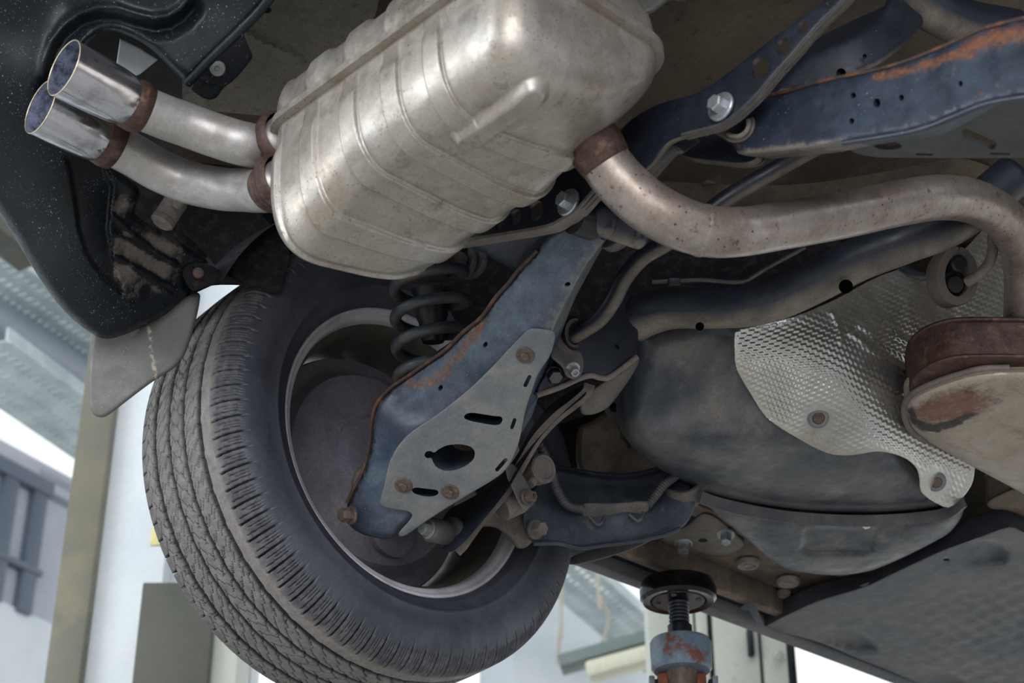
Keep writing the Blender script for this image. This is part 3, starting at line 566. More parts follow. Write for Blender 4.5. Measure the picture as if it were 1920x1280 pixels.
# ------------------------------------------------------------------ lower control arms
big = [(795, 853), (799, 846), (807, 845), (814, 849), (822, 842), (838, 834), (862, 832), (882, 836), (891, 846), (889, 860), (876, 872), (856, 881), (834, 883), (818, 876), (811, 864), (809, 858), (800, 859)]
gh = [big, [(869, 784), (872, 776), (884, 773), (905, 776), (928, 780), (940, 780), (943, 787), (938, 796), (925, 797), (903, 793), (882, 789)], [(771, 918), (778, 913), (800, 916), (820, 918), (823, 924), (816, 930), (797, 931), (776, 925)], caps(985, 722, 993, 706, 3.6), caps(960, 801, 965, 787, 3.4), caps(932, 880, 948, 862, 3.6)]
GH = [[(x, y) for x, y in h] for h in gh[:3]]
arm = thing('lower_control_arm', 'wide pressed suspension arm with grey guard plate and rusty edge below the spring', 'suspension arm', at(850, 800, 2.45))
ao = [(1032, 436), (1008, 469), (973, 505), (953, 531), (929, 558), (902, 595), (869, 622), (835, 656), (802, 679), (768, 703), (734, 726), (711, 750), (701, 770), (696, 800), (692, 838), (681, 881), (664, 915), (651, 942), (650, 965), (657, 990), (690, 1006), (731, 1012), (750, 990), (800, 950), (900, 890), (960, 840), (1000, 720), (1030, 640), (1045, 600), (1064, 562), (1097, 501), (1120, 470), (1137, 446), (1120, 428), (1070, 418)]
ac = [(1060, 430, 2.235), (1130, 450, 2.225), (1000, 480, 2.28), (1060, 540, 2.275), (900, 600, 2.36), (980, 640, 2.335), (735, 730, 2.50), (860, 720, 2.425), (700, 850, 2.53), (770, 800, 2.47), (1000, 700, 2.37), (940, 860, 2.445), (720, 920, 2.515), (660, 970, 2.545), (800, 960, 2.515)]
edgeL = ao[1:18]
rf = lambda x, y: np.clip(np.maximum(1.0-pdist(x, y, [(905, 600), (880, 640), (850, 680), (820, 712), (790, 722), (765, 716)])/20, (1-pdist(x, y, edgeL[6:])/11)), 0, 1)*.95
ef = lambda x, y: np.clip(1.1-pdist(x, y, edgeL)/13, 0, 1)
df = lambda x, y: np.clip(1-pdist(x, y, [(1137, 446), (1097, 501), (1064, 562), (1030, 620)])/34, 0, 1)*.75
obj('arm_body', sheet(ao, ac, vec=(-.02, .05, .055), step=10, rnd=(13, .014), ch=1, attrs={'rust': rf, 'edge': ef, 'dust': df}, holes=[ell(910, 646, 4, 6, .4, 10), ell(826, 727, 4, 6, .4, 10), ell(1064, 533, 6, 4, -.4, 10)]+GH,
    disp=lambda x, y: .012*np.clip(pdist(x, y, [(740, 745), (902, 615), (1000, 490)])/-26+1, 0, 1)*-.6-.006*np.exp(-((x-775)/28)**2-((y-775)/16)**2)), 'armblue', arm, 'worn blue black pressing with rust')
dA = tps(ac)
obj('edge_flange', tube([at(x, y, float(dA(x, y))+.006) for x, y in edgeL], .0028, 10, 5), 'flangerust', arm, 'rusty folded edge')
gp = [(985, 622), (996, 614), (1037, 619), (1042, 629), (1033, 666), (1008, 700), (1000, 725), (986, 764), (979, 800), (973, 831), (956, 871), (936, 893), (869, 932), (801, 975), (761, 1004), (749, 1006), (746, 999), (775, 968), (768, 958), (740, 955), (718, 950), (711, 942), (721, 908), (729, 868), (744, 838), (768, 811), (815, 781), (855, 750), (885, 725), (922, 689), (956, 652)]
gpl = [(1010, 640, 2.325), (730, 930, 2.497), (950, 850, 2.428)]
gd = obj('guard_plate', sheet(gp, gpl, th=.006, step=13, holes=gh, ch=2, rnd=(3, .002), offset=-.004), 'guard', arm, 'grey guard plate with slots')
gD = tps(gpl); gn = unit(np.cross(at(730, 930, 2.497)-at(1010, 640, 2.325), at(950, 850, 2.428)-at(1010, 640, 2.325)))
if gn@cd > 0: gn = -gn
for x, y, r_ in ((985, 665, .0125), (757, 909, .013), (844, 921, .013)):
    obj('bolt', bolt(at(x, y, float(gD(x, y))-.0035), gn, r_*.5, .004, r_, .0028), 'rust', gd, 'small rusty flanged bolt')
obj('bolt', bolt(at(660, 966, 2.528), unit(-cd*.6-cr*.7+cu*.1), .0105, .016, .0135, .004), 'rust', arm, 'brown rusty hex bolt')
obj('bushing_boss', sheet([(1092, 405), (1100, 384), (1118, 372), (1140, 374), (1156, 390), (1160, 410), (1155, 434), (1138, 449), (1120, 442), (1102, 428)], [(1100, 400, 2.205), (1150, 400, 2.20), (1120, 440, 2.20)], vec=(0, .06, .01), step=8, rnd=(22, .02)), 'dark', arm)
obj('bushing_rubber', lathe([(0, -.012), (.0215, -.012), (.022, .02), (0, .02)], at(1090, 412, 2.215), (.1, 1, .1), 36), 'black', arm)
arm2 = thing('lower_control_arm', 'opposite suspension arm in shade with rust along its upper edge, under the drilled bracket', 'suspension arm', at(1650, 220, 1.95))
bo = [(1345, 248), (1372, 238), (1392, 215), (1404, 196), (1437, 180), (1466, 174), (1537, 153), (1641, 131), (1703, 113), (1787, 79), (1845, 53), (1920, 34), (2010, 14), (2010, 170), (1920, 180), (1849, 193), (1790, 216), (1745, 235), (1703, 248), (1640, 258), (1578, 267), (1537, 277), (1480, 284), (1437, 288), (1387, 293), (1372, 270)]
etop = [(1404, 197), (1437, 180), (1466, 175), (1537, 154), (1641, 132), (1703, 114), (1787, 80), (1845, 54), (1920, 35), (2008, 15)]
rf2 = lambda x, y: np.clip(np.maximum.reduce([1.05-pdist(x, y, [(1640, 145), (1720, 128), (1800, 100), (1860, 72), (1960, 55)])/np.where(x > 1800, 34, 17), 1-np.hypot(x-1840, (y-172))/12, .9-pdist(x, y, [(1372, 245), (1385, 275)])/10]), 0, 1)
df2 = lambda x, y: np.clip(1-pdist(x, y, [(1385, 290), (1437, 284), (1537, 273), (1578, 265)])/16, 0, 1)*.9
b2 = obj('arm_body', sheet(bo, Dy(1.345), vec=(0, .05, .02), step=12, rnd=(11, .012), ch=1, attrs={'rust': rf2, 'dust': df2, 'edge': lambda x, y: np.clip(1-pdist(x, y, etop)/8, 0, 1)},
    holes=[ell(1600, 179, 5, 6, 0, 10), ell(1644, 193, 7, 9, 0, 12), ell(1690, 183, 5, 6, 0, 10), ell(1597, 227, 5, 6, 0, 10), ell(1801, 157, 4, 6, 0, 10)]), 'bluepaint', arm2, 'worn blue pressing with rust')
obj('edge_flange', tube([ony(x, y, 1.35) for x, y in etop], .003, 10, 5), 'flangerust', arm2, 'rusty folded edge')
zg = float(ony(1599, 284, 1.36)[2])
obj('guard_plate', sheet([(1572, 266), (1640, 259), (1703, 249), (1745, 237), (1790, 219), (1849, 197), (1920, 184), (2010, 176), (2010, 296), (1662, 296), (1620, 292), (1597, 284)], [(1590, 270, 2.01), (1700, 252, 1.93), (1850, 200, 1.84), (1600, 284, 2.025), (1660, 294, 2.0), (1920, 294, 1.9), (1920, 190, 1.80)], vec=(0, 0, .006), step=13, ch=1, holes=[ell(1664, 273, 27, 8, .03), caps(1812, 250, 1860, 272, 9), caps(1718, 289, 1748, 290, 2), caps(1858, 288, 1892, 289, 2)]), 'shade', arm2, 'guard plate with slots, its shade painted in')
obj('plate_lip', tube([ony(x, y, 1.333) for x, y in ((1580, 268), (1640, 259), (1703, 248), (1745, 236), (1790, 218), (1849, 195), (1920, 182), (2008, 172))], .0032, 10, 5), 'bluepaint', arm2)
obj('bushing_rubber', lathe([(0, -.03), (.02, -.03), (.02, .02), (0, .02)], ony(1378, 238, 1.35), (.1, 1, -.1), 36), 'black', arm2)
for k in range(2):
    obj('bushing_ring', tube([ony(1380+24*math.cos(a)*(1+.3*k), 232+24*math.sin(a)*(1+.3*k), 1.335+.008*k) for a in np.linspace(-.3, 2.2, 14)], .003, 8, 0), 'dust', arm2)
# ================================================================== links, stabiliser, trailing arm
t = thing('stabiliser_bar', 'slim bent stabiliser bar running from its clamp up behind the exhaust pipe', 'stabiliser bar', at(1180, 510, 2.4))
sbp = [(1066, 634, 2.47), (1095, 617, 2.46), (1125, 596, 2.45), (1150, 562, 2.44), (1172, 520, 2.43), (1205, 482, 2.42), (1250, 455, 2.41), (1300, 420, 2.4), (1360, 374, 2.4), (1440, 326, 2.4), (1540, 270, 2.4)]
obj('bar', tube(atl(sbp), .0122, 20), 'dark', t, 'bar with dusty underside', ang=None)
obj('bush_ring', tube([at(1078+18*math.cos(a), 624+26*math.sin(a), 2.452) for a in np.linspace(1.2, 5.0, 20)], .005, 10, 0), 'black', t)
obj('clamp', sheet([(1046, 590), (1058, 596), (1056, 615), (1062, 635), (1075, 648), (1091, 660), (1095, 680), (1091, 703), (1075, 712), (1060, 705), (1055, 690), (1045, 680), (1030, 668), (1036, 640), (1042, 610)], [(1050, 610, 2.47), (1040, 665, 2.42), (1085, 690, 2.435)], th=.012, step=11, rnd=(9, .01)), 'dust', t, 'tan clamp bracket')
obj('bolt', bolt(at(1073, 690, 2.424), unit(-cd*.8+cr*.25-cu*.4), .0075, .012, .011, .003, .004), 'zinc', t)
obj('bolt', bolt(at(1037, 699, 2.45), unit(-cd*.8+cr*.25-cu*.4), .011, .012, .012, .003), 'dark', t)
# track control link
t = thing('track_link', 'narrow two toned track link crossing behind the guard plate down to the hub', 'track link', at(980, 860, 2.56))
obj('link_web', sheet([(1104, 716), (1075, 730), (1040, 752), (1010, 780), (992, 810), (972, 850), (930, 905), (890, 930), (850, 950), (832, 960), (822, 1000), (826, 1030), (845, 1037), (866, 1022), (888, 998), (950, 922), (985, 862), (1010, 822), (1045, 784), (1075, 760), (1100, 740)], [(1100, 725, 2.52), (990, 830, 2.57), (930, 910, 2.56), (840, 1020, 2.56)], th=.012, step=14, rnd=(5, .004)), 'dark', t)
obj('link_flange', tube(atl([(1106, 720, 2.512), (1100, 736, 2.512), (1076, 757, 2.525), (1045, 781, 2.54), (1010, 818, 2.55), (985, 858, 2.552), (950, 918, 2.55), (905, 971, 2.547), (882, 1002, 2.545), (868, 1022, 2.545), (856, 1034, 2.545)]), .0085, m=5, prof=[(.9, .45), (.9, -.45), (-.9, -.45), (-.9, .45)], up=cr+cu*.9), 'dust', t, 'lighter dusty edge')
ca = unit(at(850, 1003, 2.575)-at(790, 990, 2.535))
obj('link_bush', join(lathe([(0, -.004), (.017, -.004), (.018, 0), (.018, .034), (.017, .036), (0, .036)], at(806, 992, 2.545), ca, 36), lathe([(0, .036), (.024, .036), (.026, .042), (.024, .048), (0, .048)], at(806, 992, 2.545), ca, 36)), 'darkdust', t)
obj('bolt', bolt(at(805, 992, 2.543), -ca, .0105, .012, .015, .003), 'guard', t)
# stabiliser link
t = thing('stabiliser_link', 'short dark stabiliser link with a rusty nut between track link and trailing arm', 'stabiliser link', at(975, 910, 2.55))
obj('link_blade', sheet([(945, 868), (958, 866), (975, 882), (990, 905), (1006, 938), (988, 957), (975, 950), (960, 915), (950, 895)], [(950, 870, 2.52), (990, 950, 2.54), (1004, 938, 2.55)], th=.008, step=9, rnd=(3, .003)), 'darkdust', t)
obj('bush', lathe([(0, -.018), (.019, -.018), (.02, -.014), (.02, .014), (.019, .018), (0, .018)], at(958, 944, 2.57), unit(cr*.75+cd*.5+cu*.3), 36), 'dust', t)
obj('bush_gap', lathe([(.0, .018), (.014, .018), (.014, .026), (0, .026)], at(958, 944, 2.57), unit(cr*.75+cd*.5+cu*.3), 30), 'black', t)
obj('nut', bolt(at(986, 931, 2.538), unit(-cd*.55+cr*.75+cu*.1), .0085, .012, .0115, .003, .0045), 'rust', t)
obj('ball_end', join(lathe([(0, -.03), (.02, -.03), (.022, -.01), (.0225, .008), (.02, .011), (.0165, .011), (.0155, .009), (0, .009)], at(1013, 880, 2.6), unit(-cd*.75+cr*.6+cu*.25), 40), tube(atl([(1010, 885, 2.6), (994, 908, 2.58)]), .007, 12, 0)), 'dust', t)
# trailing arm
t = thing('trailing_arm', 'broad dark trailing arm blade with bolts and a clipped cable', 'trailing arm', at(1150, 960, 2.8))
tp = [(985, 930), (1010, 905), (1030, 878), (1070, 886), (1110, 893), (1140, 896), (1180, 897), (1215, 890), (1250, 880), (1262, 905), (1285, 914), (1304, 924), (1304, 945), (1297, 967), (1280, 990), (1240, 1004), (1180, 1016), (1130, 1022), (1090, 1027), (1070, 1023), (1045, 1018), (1000, 1019), (986, 1003), (978, 970)]
tc_ = [(990, 1000, 2.68), (1010, 900, 2.71), (1090, 1020, 2.715), (1100, 900, 2.78), (1180, 960, 2.75), (1190, 900, 2.81), (1180, 1010, 2.745), (1290, 930, 2.80), (1280, 985, 2.79)]
obj('arm_blade', sheet(tp, tc_, vec=tuple(cd*.012+cu*.008), step=11, rnd=(6, .006), disp=lambda x, y: -.018*np.clip(1-pdist(x, y, [(1060, 905), (1200, 915), (1250, 900)])/45, 0, 1)), 'bluedust', t)
obj('arm_edge', tube([at(x, y, dd) for x, y, dd in ((1000, 1019, 2.675), (1045, 1018, 2.69), (1070, 1023, 2.7), (1090, 1027, 2.705), (1130, 1022, 2.72), (1180, 1016, 2.735), (1240, 1004, 2.76), (1275, 990, 2.775))], .0035, 10), 'bluedust', t)
tD = tps(tc_)
obj('bolt', bolt(at(1003, 992, 2.675), unit(-cd*.75+cr*.6+cu*.15), .0115, .016, .0155, .004), 'dust', t, 'tan hex bolt')
obj('bush_sleeve', lathe([(.027, -.02), (.031, -.02), (.031, .02), (.027, .02), (.027, -.02)], at(1278, 916, 2.82), unit(-cd*.6+cu*.75-cr*.1), 40), 'darkdust', t)
obj('bush_core', lathe([(0, -.02), (.026, -.02), (.026, .01), (0, .01)], at(1278, 916, 2.83), unit(-cd*.6+cu*.75-cr*.1), 30), 'body', t)
obj('cable_clip', join(sheet([(1088, 941), (1150, 943), (1214, 937), (1218, 945), (1217, 960), (1180, 968), (1130, 971), (1095, 972), (1088, 962)], [(1090, 955, 2.728), (1150, 955, 2.742), (1215, 950, 2.755)], th=.012, step=10, rnd=(6, .005)), tube(atl([(1105, 968, 2.722), (1120, 982, 2.718), (1128, 979, 2.718), (1134, 966, 2.73)]), .0025, 8), tube(atl([(1180, 964, 2.742), (1194, 975, 2.738), (1202, 972, 2.738), (1206, 960, 2.75)]), .0025, 8)), 'darkdust', t, 'long plastic cable clip')
rg_ = lambda n, a: (lambda s: a*math.cos(s*n*2*math.pi))
obj('cable', tube(atl([(1000, 815, 2.64), (1018, 845, 2.65), (1034, 885, 2.67), (1042, 912, 2.685), (1056, 938, 2.70), (1072, 950, 2.712), (1092, 954, 2.724)]), .0068, 12, 36, rings=rg_(30, .0009)), 'clear', t, 'corrugated cable sleeve', ang=None)
obj('cable', tube(atl([(1214, 948, 2.76), (1230, 928, 2.77), (1246, 908, 2.78), (1262, 896, 2.79), (1285, 880, 2.8)]), .0065, 12, 36, rings=rg_(20, .0009)), 'clear', t, 'corrugated cable sleeve', ang=None)
# ================================================================== fuel tank, heat shield, underfloor panel
ZT = 1.165+H
t = thing('fuel_tank', 'large dusty black plastic fuel tank with a stepped belly', 'fuel tank', at(1450, 850, 2.7))
dT = Dz(ZT)
def dtank(x, y):
    b = dT(x, y); k = np.clip((820-y)/230, 0, 1); return np.where(y > 820, b, dT(x, np.full(np.shape(y), 820.))-k*.03)
to = [(1186, 615), (1178, 660), (1168, 710), (1163, 755), (1166, 800), (1184, 834), (1214, 862), (1250, 888), (1300, 914), (1345, 930), (1410, 944), (1480, 955), (1560, 961), (1640, 962), (1720, 957), (1775, 949), (1745, 905), (1700, 845), (1620, 770), (1530, 690), (1470, 600), (1400, 584), (1330, 588), (1250, 592)]
dst = lambda x, y: np.clip(np.maximum.reduce([1-np.hypot((x-1255)/70, (y-650)/60), .9-pdist(x, y, [(1190, 810), (1235, 840), (1290, 790), (1360, 775)])/60, .8-pdist(x, y, [(1480, 905), (1620, 890)])/70]), 0, 1)
obj('tank_shell', sheet(to, dtank, vec=tuple(cd*.12), step=16, rnd=(60, .08), ch=2, attrs={'dust': dst}, disp=lambda x, y: .008*np.exp(-((x-1560)/110)**2-((y-905)/30)**2)-.014*np.exp(-((x-1290+(y-730)*.9)/45)**2)*np.clip((840-y)/80, 0, 1)), 'tank', t, ang=.9)
bo_ = [(1308, 926), (1345, 936), (1410, 950), (1480, 961), (1560, 967), (1640, 968), (1720, 963), (1775, 955), (1808, 935), (1808, 955), (1800, 975), (1780, 1000), (1740, 1022), (1700, 1042), (1660, 1060), (1622, 1073), (1570, 1079), (1520, 1075), (1475, 1068), (1440, 1045), (1390, 1000), (1340, 962)]
rec = [(1508, 985), (1655, 985), (1640, 1030), (1625, 1040), (1510, 1040), (1500, 1030)]
def fbelly(x, y): return -.014*np.clip(edist(x, y, np.array(rec, float))/6, 0, 1)*inside(x, y, np.array(rec, float))
obj('tank_belly', sheet(bo_, lambda x, y: dT(x, y)+.012, vec=(0, .03, .10), step=5, rnd=(30, .05), disp=lambda x, y: fbelly(x, y), attrs={'dust': lambda x, y: np.clip(1-pdist(x, y, [(1345, 945), (1480, 970), (1640, 977), (1775, 965)])/16, 0, 1)*.8}), 'tank', t, ang=.9)
wl = [(1312, 926), (1345, 938), (1410, 953), (1480, 964), (1560, 970), (1640, 971), (1720, 966), (1775, 957), (1806, 935)]
obj('weld_seam', tube([at(x, y+5, float(dT(x, y+5))-.004) for x, y in wl], .0105, m=5, prof=[(.9, .35), (.9, -.35), (-.9, -.35), (-.9, .35)], up=cu), 'darkdust', t, 'raised dusty seam')
# heat shield
t = thing('heat_shield', 'shiny embossed aluminium heat shield wrapped over the fuel tank', 'heat shield', at(1560, 700, 2.6))
ho = [(1378, 619), (1376, 637), (1378, 687), (1393, 716), (1412, 746), (1432, 779), (1462, 802), (1495, 821), (1525, 838), (1557, 852), (1591, 854), (1618, 850), (1641, 846), (1660, 847), (1684, 853), (1703, 862), (1718, 876), (1724, 895), (1724, 912), (1728, 924), (1745, 938), (1775, 953), (1792, 945), (1812, 925), (1824, 905), (1829, 875), (1836, 860), (1800, 800), (1800, 720), (1960, 690), (1960, 420), (1870, 400), (1820, 455), (1780, 500), (1740, 525), (1700, 500), (1640, 520), (1570, 560), (1500, 590), (1440, 606)]
def f0(x, y): return float(dtank(np.array(float(x)), np.array(float(y))))
hcx = [(1378, 625, 2.565), (1380, 690, 2.575), (1430, 770, 2.60), (1500, 815, f0(1500, 825)-.03), (1560, 845, f0(1560, 845)-.03), (1640, 840, f0(1640, 840)-.03), (1720, 890, f0(1720, 890)-.03), (1770, 945, f0(1770, 945)-.03), (1820, 880, 2.79), (1500, 640, 2.545), (1600, 700, 2.56), (1700, 780, 2.66), (1600, 560, 2.62), (1680, 600, 2.655), (1760, 680, 2.72), (1780, 560, 2.76), (1900, 560, 2.86), (1860, 440, 2.86), (1700, 520, 2.70), (1950, 680, 2.84)]
def emb(x, y):
    ca, sa_ = math.cos(.43), math.sin(.43); wv = 2.2*np.sin(x/60+1)+3*np.sin((y+x*.3)/85)
    a = ((x-1560)*ca+(y-700)*sa_); b = (-(x-1560)*sa_+(y-700)*ca)+wv
    m = np.clip(edist(x, y, np.array(ho, float))/14, 0, 1)
    for bx_, by_ in ((1534, 783), (1755, 903)): m = m*np.clip((np.hypot(x-bx_, y-by_)-22)/14, 0, 1)
    m = m*np.clip(1-np.exp(-(((x-1740)*.82-(y-575)*.57)/26)**2-((y-575+(x-1740)*.6)/70)**2)*1.0, 0, 1)
    m = m*(.7+.3*np.clip((b+95)/60, 0, 1)*np.clip((150-b)/60, 0, 1)+.0)
    dots = .00105*np.sin(a*2*np.pi/11)*np.sin(b*2*np.pi/11)+.0007*np.cos(b*2*np.pi/11)
    cr_ = .006*np.exp(-(pdist(x, y, [(1597, 622), (1640, 660), (1690, 690), (1720, 715)])/7)**2)-.006*np.exp(-(pdist(x, y, [(1605, 616), (1648, 652), (1700, 682), (1730, 706)])/7)**2)
    cr_ += .004*np.exp(-(pdist(x, y, [(1560, 585), (1572, 610), (1578, 640)])/5)**2)+.004*np.exp(-(pdist(x, y, [(1670, 600), (1682, 630), (1720, 650), (1770, 668)])/5)**2)
    return dots*m+cr_
hsh = obj('shield_sheet', sheet(ho, hcx, th=.0015, step=2.0, ch=1, disp=emb, attrs={'dust': lambda x, y: np.clip(1-pdist(x, y, [(1390, 690), (1432, 775), (1557, 850), (1700, 862), (1775, 950)])/50, 0, 1)}), 'alu', t, ang=None)
hD = tps(hcx)
for x, y in ((1534, 783), (1755, 903)):
    c_ = at(x, y, float(hD(np.array(x*1.), np.array(y*1.))))
    nn = unit(-cd+cu*-.3)
    w_ = obj('washer', lathe([(.0085, .001), (.0095, .0035), (.0125, .004), (.016, .001), (.0165, -.002), (0, -.002)], c_, nn, 36), 'guard', t)
    obj('stud', disc(c_+nn*.001, nn, .0088, .0025, .001, 24), 'rust', w_)
t = thing('tunnel_shield', 'crumpled silver foil shield high in the exhaust tunnel', 'heat shield', at(1840, 470, 2.95))
obj('foil', sheet([(1795, 475), (1830, 450), (1875, 425), (1960, 400), (1960, 600), (1860, 560), (1820, 540)], [(1800, 480, 2.96), (1900, 440, 2.93), (1880, 560, 2.98)], th=.0015, step=4, ch=0, disp=lambda x, y: .002*np.sin((x*.35-y*.94)/1.9)*np.sin((x*.94+y*.35)/4)), 'alu', t, ang=None)
# underfloor panel
ZP = 1.185+H; dP = Dz(ZP)
t = thing('underfloor_panel', 'wide dimpled grey plastic underfloor panel with a folded front edge', 'underfloor panel', at(1700, 1130, 3.1))
po = [(1426, 1178), (1470, 1155), (1532, 1126), (1623, 1100), (1690, 1067), (1768, 1031), (1830, 1009), (1872, 993), (1897, 986), (1925, 1000), (2200, 1130), (2200, 1480), (2000, 1420), (1830, 1330), (1710, 1276), (1660, 1254), (1610, 1235), (1565, 1215), (1525, 1200), (1485, 1190), (1445, 1184)]
dish = [(1838, 1035, 58, 26, .12), (1580, 1195, 72, 17, .3), (1760, 1272, 62, 17, .3)]
def pdisp(x, y):
    z = np.zeros(np.shape(x))
    for cx_, cy_, rx, ry, ro in dish:
        c, s = math.cos(ro), math.sin(ro); u_ = ((x-cx_)*c+(y-cy_)*s)/rx; v_ = (-(x-cx_)*s+(y-cy_)*c)/ry
        z -= .042*np.clip((1-u_*u_-v_*v_)*2.2, 0, 1)**.7*np.clip(.6+.6*u_, 0, 1)
    u_ = (x-1780)*.9+(y-1150)*.2; v_ = (y-1150)-(x-1780)*.05; m = np.clip((x-1690)/60, 0, 1)*np.clip((y-1065-(1900-x)*.25)/40, 0, 1)
    z += .006*m*np.sin(u_*2*np.pi/46)*np.sin(v_*2*np.pi/26)
    return z
obj('panel_sheet', sheet(po, dP, vec=(0, 0, .005), step=7, ch=1, disp=pdisp, rnd=(5, .004), holes=[ell(1775, 1050, 7, 3.2, 0, 14)]), 'panel', t, ang=None)
def wall(bot, top, th):
    B = densify(np.array(bot, float), 1e9); n = len(bot); V = [onz(x, y, ZP) for x, y in bot]; V2 = []
    for (x, y), (tx, ty) in zip(bot, top):
        V2.append(at(tx, ty, float(dP(np.array(x*1.), np.array(y*1.)))+.02))
    V = np.array(V); V2 = np.array(V2); d_ = cd*th; A = np.r_[V, V2, V+d_, V2+d_]
    Fc = [(i, i+1, n+i+1, n+i) for i in range(n-1)]+[(2*n+i+1, 2*n+i, 3*n+i, 3*n+i+1) for i in range(n-1)]+[(n+i, n+i+1, 3*n+i+1, 3*n+i) for i in range(n-1)]+[(i+1, i, 2*n+i, 2*n+i+1) for i in range(n-1)]+[(0, n, 3*n, 2*n), (n-1, 2*n-1+2*n-n, 4*n-1, 2*n-1)][:1]
    return A, Fc, {}
FB = [(1426, 1178), (1470, 1155), (1532, 1126), (1623, 1100), (1690, 1067), (1768, 1031), (1830, 1009), (1872, 993), (1897, 986), (1925, 1000), (2100, 1090)]
FT = [(1412, 1127), (1468, 1124), (1530, 1096), (1623, 1073), (1687, 1044), (1768, 999), (1815, 975), (1866, 953), (1886, 956), (1932, 982), (2110, 1070)]
obj('front_flange', wall(FB, FT, .004), 'flange', t, 'upturned front flange with painted shade')
obj('flange_tab', sheet([(1387, 1140), (1398, 1132), (1413, 1126), (1424, 1150), (1432, 1172), (1422, 1174), (1406, 1146)], [(1390, 1140, 3.28), (1413, 1128, 3.27), (1425, 1172, 3.25)], th=.006, step=9, ch=0), 'panel', t)
t = thing('tunnel_brace', 'dusty tan pressed brace at the tunnel edge beyond the front silencer', 'brace', at(1890, 945, 3.1))
obj('brace', sheet([(1848, 945), (1855, 935), (1885, 920), (1925, 905), (2050, 900), (2050, 1010), (1930, 975), (1890, 955), (1860, 955)], lambda x, y: dP(x, y)+.06, vec=(0, 0, .05), step=9, rnd=(12, .02)), 'sillfloor', t)
# ------------------------------------------------------------------ sill and side floor
t = thing('side_sill', 'black plastic sill strip with a brown floor rail along the car side', 'sill', np.array([-1.98, 3.2, 1.2+H]))
obj('sill_strip', abox(-2.02, -1.99, 1.985, 5.2, 1.18+H, 1.30+H, .006), 'panel', t, 'grey lower lip')
obj('sill_recess', abox(-1.992, -1.955, 1.985, 5.2, 1.205+H, 1.30+H, .004), 'black', t)
obj('rail_flange', abox(-1.957, -1.935, 1.99, 2.56, 1.192+H, 1.30+H, .003), 'sillfloor', t)
obj('side_rail', join(abox(-1.93, -1.62, 1.95, 5.2, 1.235+H, 1.30+H, .006), abox(-1.80, -1.76, 2.0, 5.2, 1.222+H, 1.25+H, .008), abox(-1.70, -1.66, 2.0, 5.2, 1.222+H, 1.25+H, .008)), 'sillfloor', t)
obj('sill_end', sheet([(1060, 1055), (1075, 1040), (1130, 1026), (1170, 1015), (1260, 990), (1190, 1030), (1120, 1050), (1075, 1060)], [(1065, 1055, 2.86), (1200, 1010, 2.93), (1120, 1045, 2.88)], th=.02, step=12, rnd=(4, .004)), 'panel', t)
for x, y, r_ in ((1402, 1056, .022), (1478, 1090, .022), (1438, 1000, .0), (1470, 1112, .013), (1364, 1075, .0)):
    if r_: obj('floor_plug', lathe([(0, .004), (r_*.3, .005), (r_*.34, .003), (r_*.62, .003), (r_*.66, .0055), (r_*.85, .006), (r_, .001), (r_, -.004)], onz(x, y, 1.228+H), (0, 0, -1), 36), 'plug', t, 'round pale floor plug')
t = thing('tank_bracket', 'brown pressed body bracket with bolts between trailing arm and fuel tank', 'bracket', at(1310, 1000, 2.95))
obj('bracket', sheet([(1230, 1012), (1290, 985), (1315, 960), (1340, 965), (1380, 1000), (1400, 1020), (1370, 1040), (1330, 1040), (1290, 1030)], lambda x, y: Dz(1.215+H)(x, y), vec=(0, 0, .04), step=10, rnd=(14, .015), holes=[ell(1318, 1013, 9, 4)]), 'darkdust', t)
for x, y in ((1281, 1018), (1361, 1000)):
    obj('bolt', bolt(onz(x, y, 1.214+H), unit(np.array([.15, -.25, -1])), .0105, .016, .016, .004), 'zinc', t)
t = thing('tank_strap_block', 'brown stamped floor block under the dark bracket beside the tank', 'floor block', at(1250, 860, 2.95))
obj('block', sheet([(1080, 800), (1110, 790), (1135, 770), (1160, 760), (1180, 830), (1230, 880), (1230, 905), (1130, 900), (1080, 890)], [(1090, 850, 2.92), (1150, 780, 2.9), (1220, 890, 2.95)], th=.05, step=16, rnd=(14, .03)), 'under', t)
obj('eyelet', lathe([(.008, -.004), (.015, -.004), (.016, 0), (.015, .004), (.008, .004), (.008, -.004)], at(1150, 763, 2.88), unit(-cd+cr*.3), 28), 'darkdust', t)
single('leaf_scrap', join(sheet([(1612, 984), (1622, 981), (1636, 983), (1630, 990), (1622, 992), (1617, 988)], lambda x, y: dT(x, y)-.012, th=.002, step=4, ch=0)), 'cream', 'small pale dry leaf scrap stuck on the fuel tank seam', 'leaf scrap')
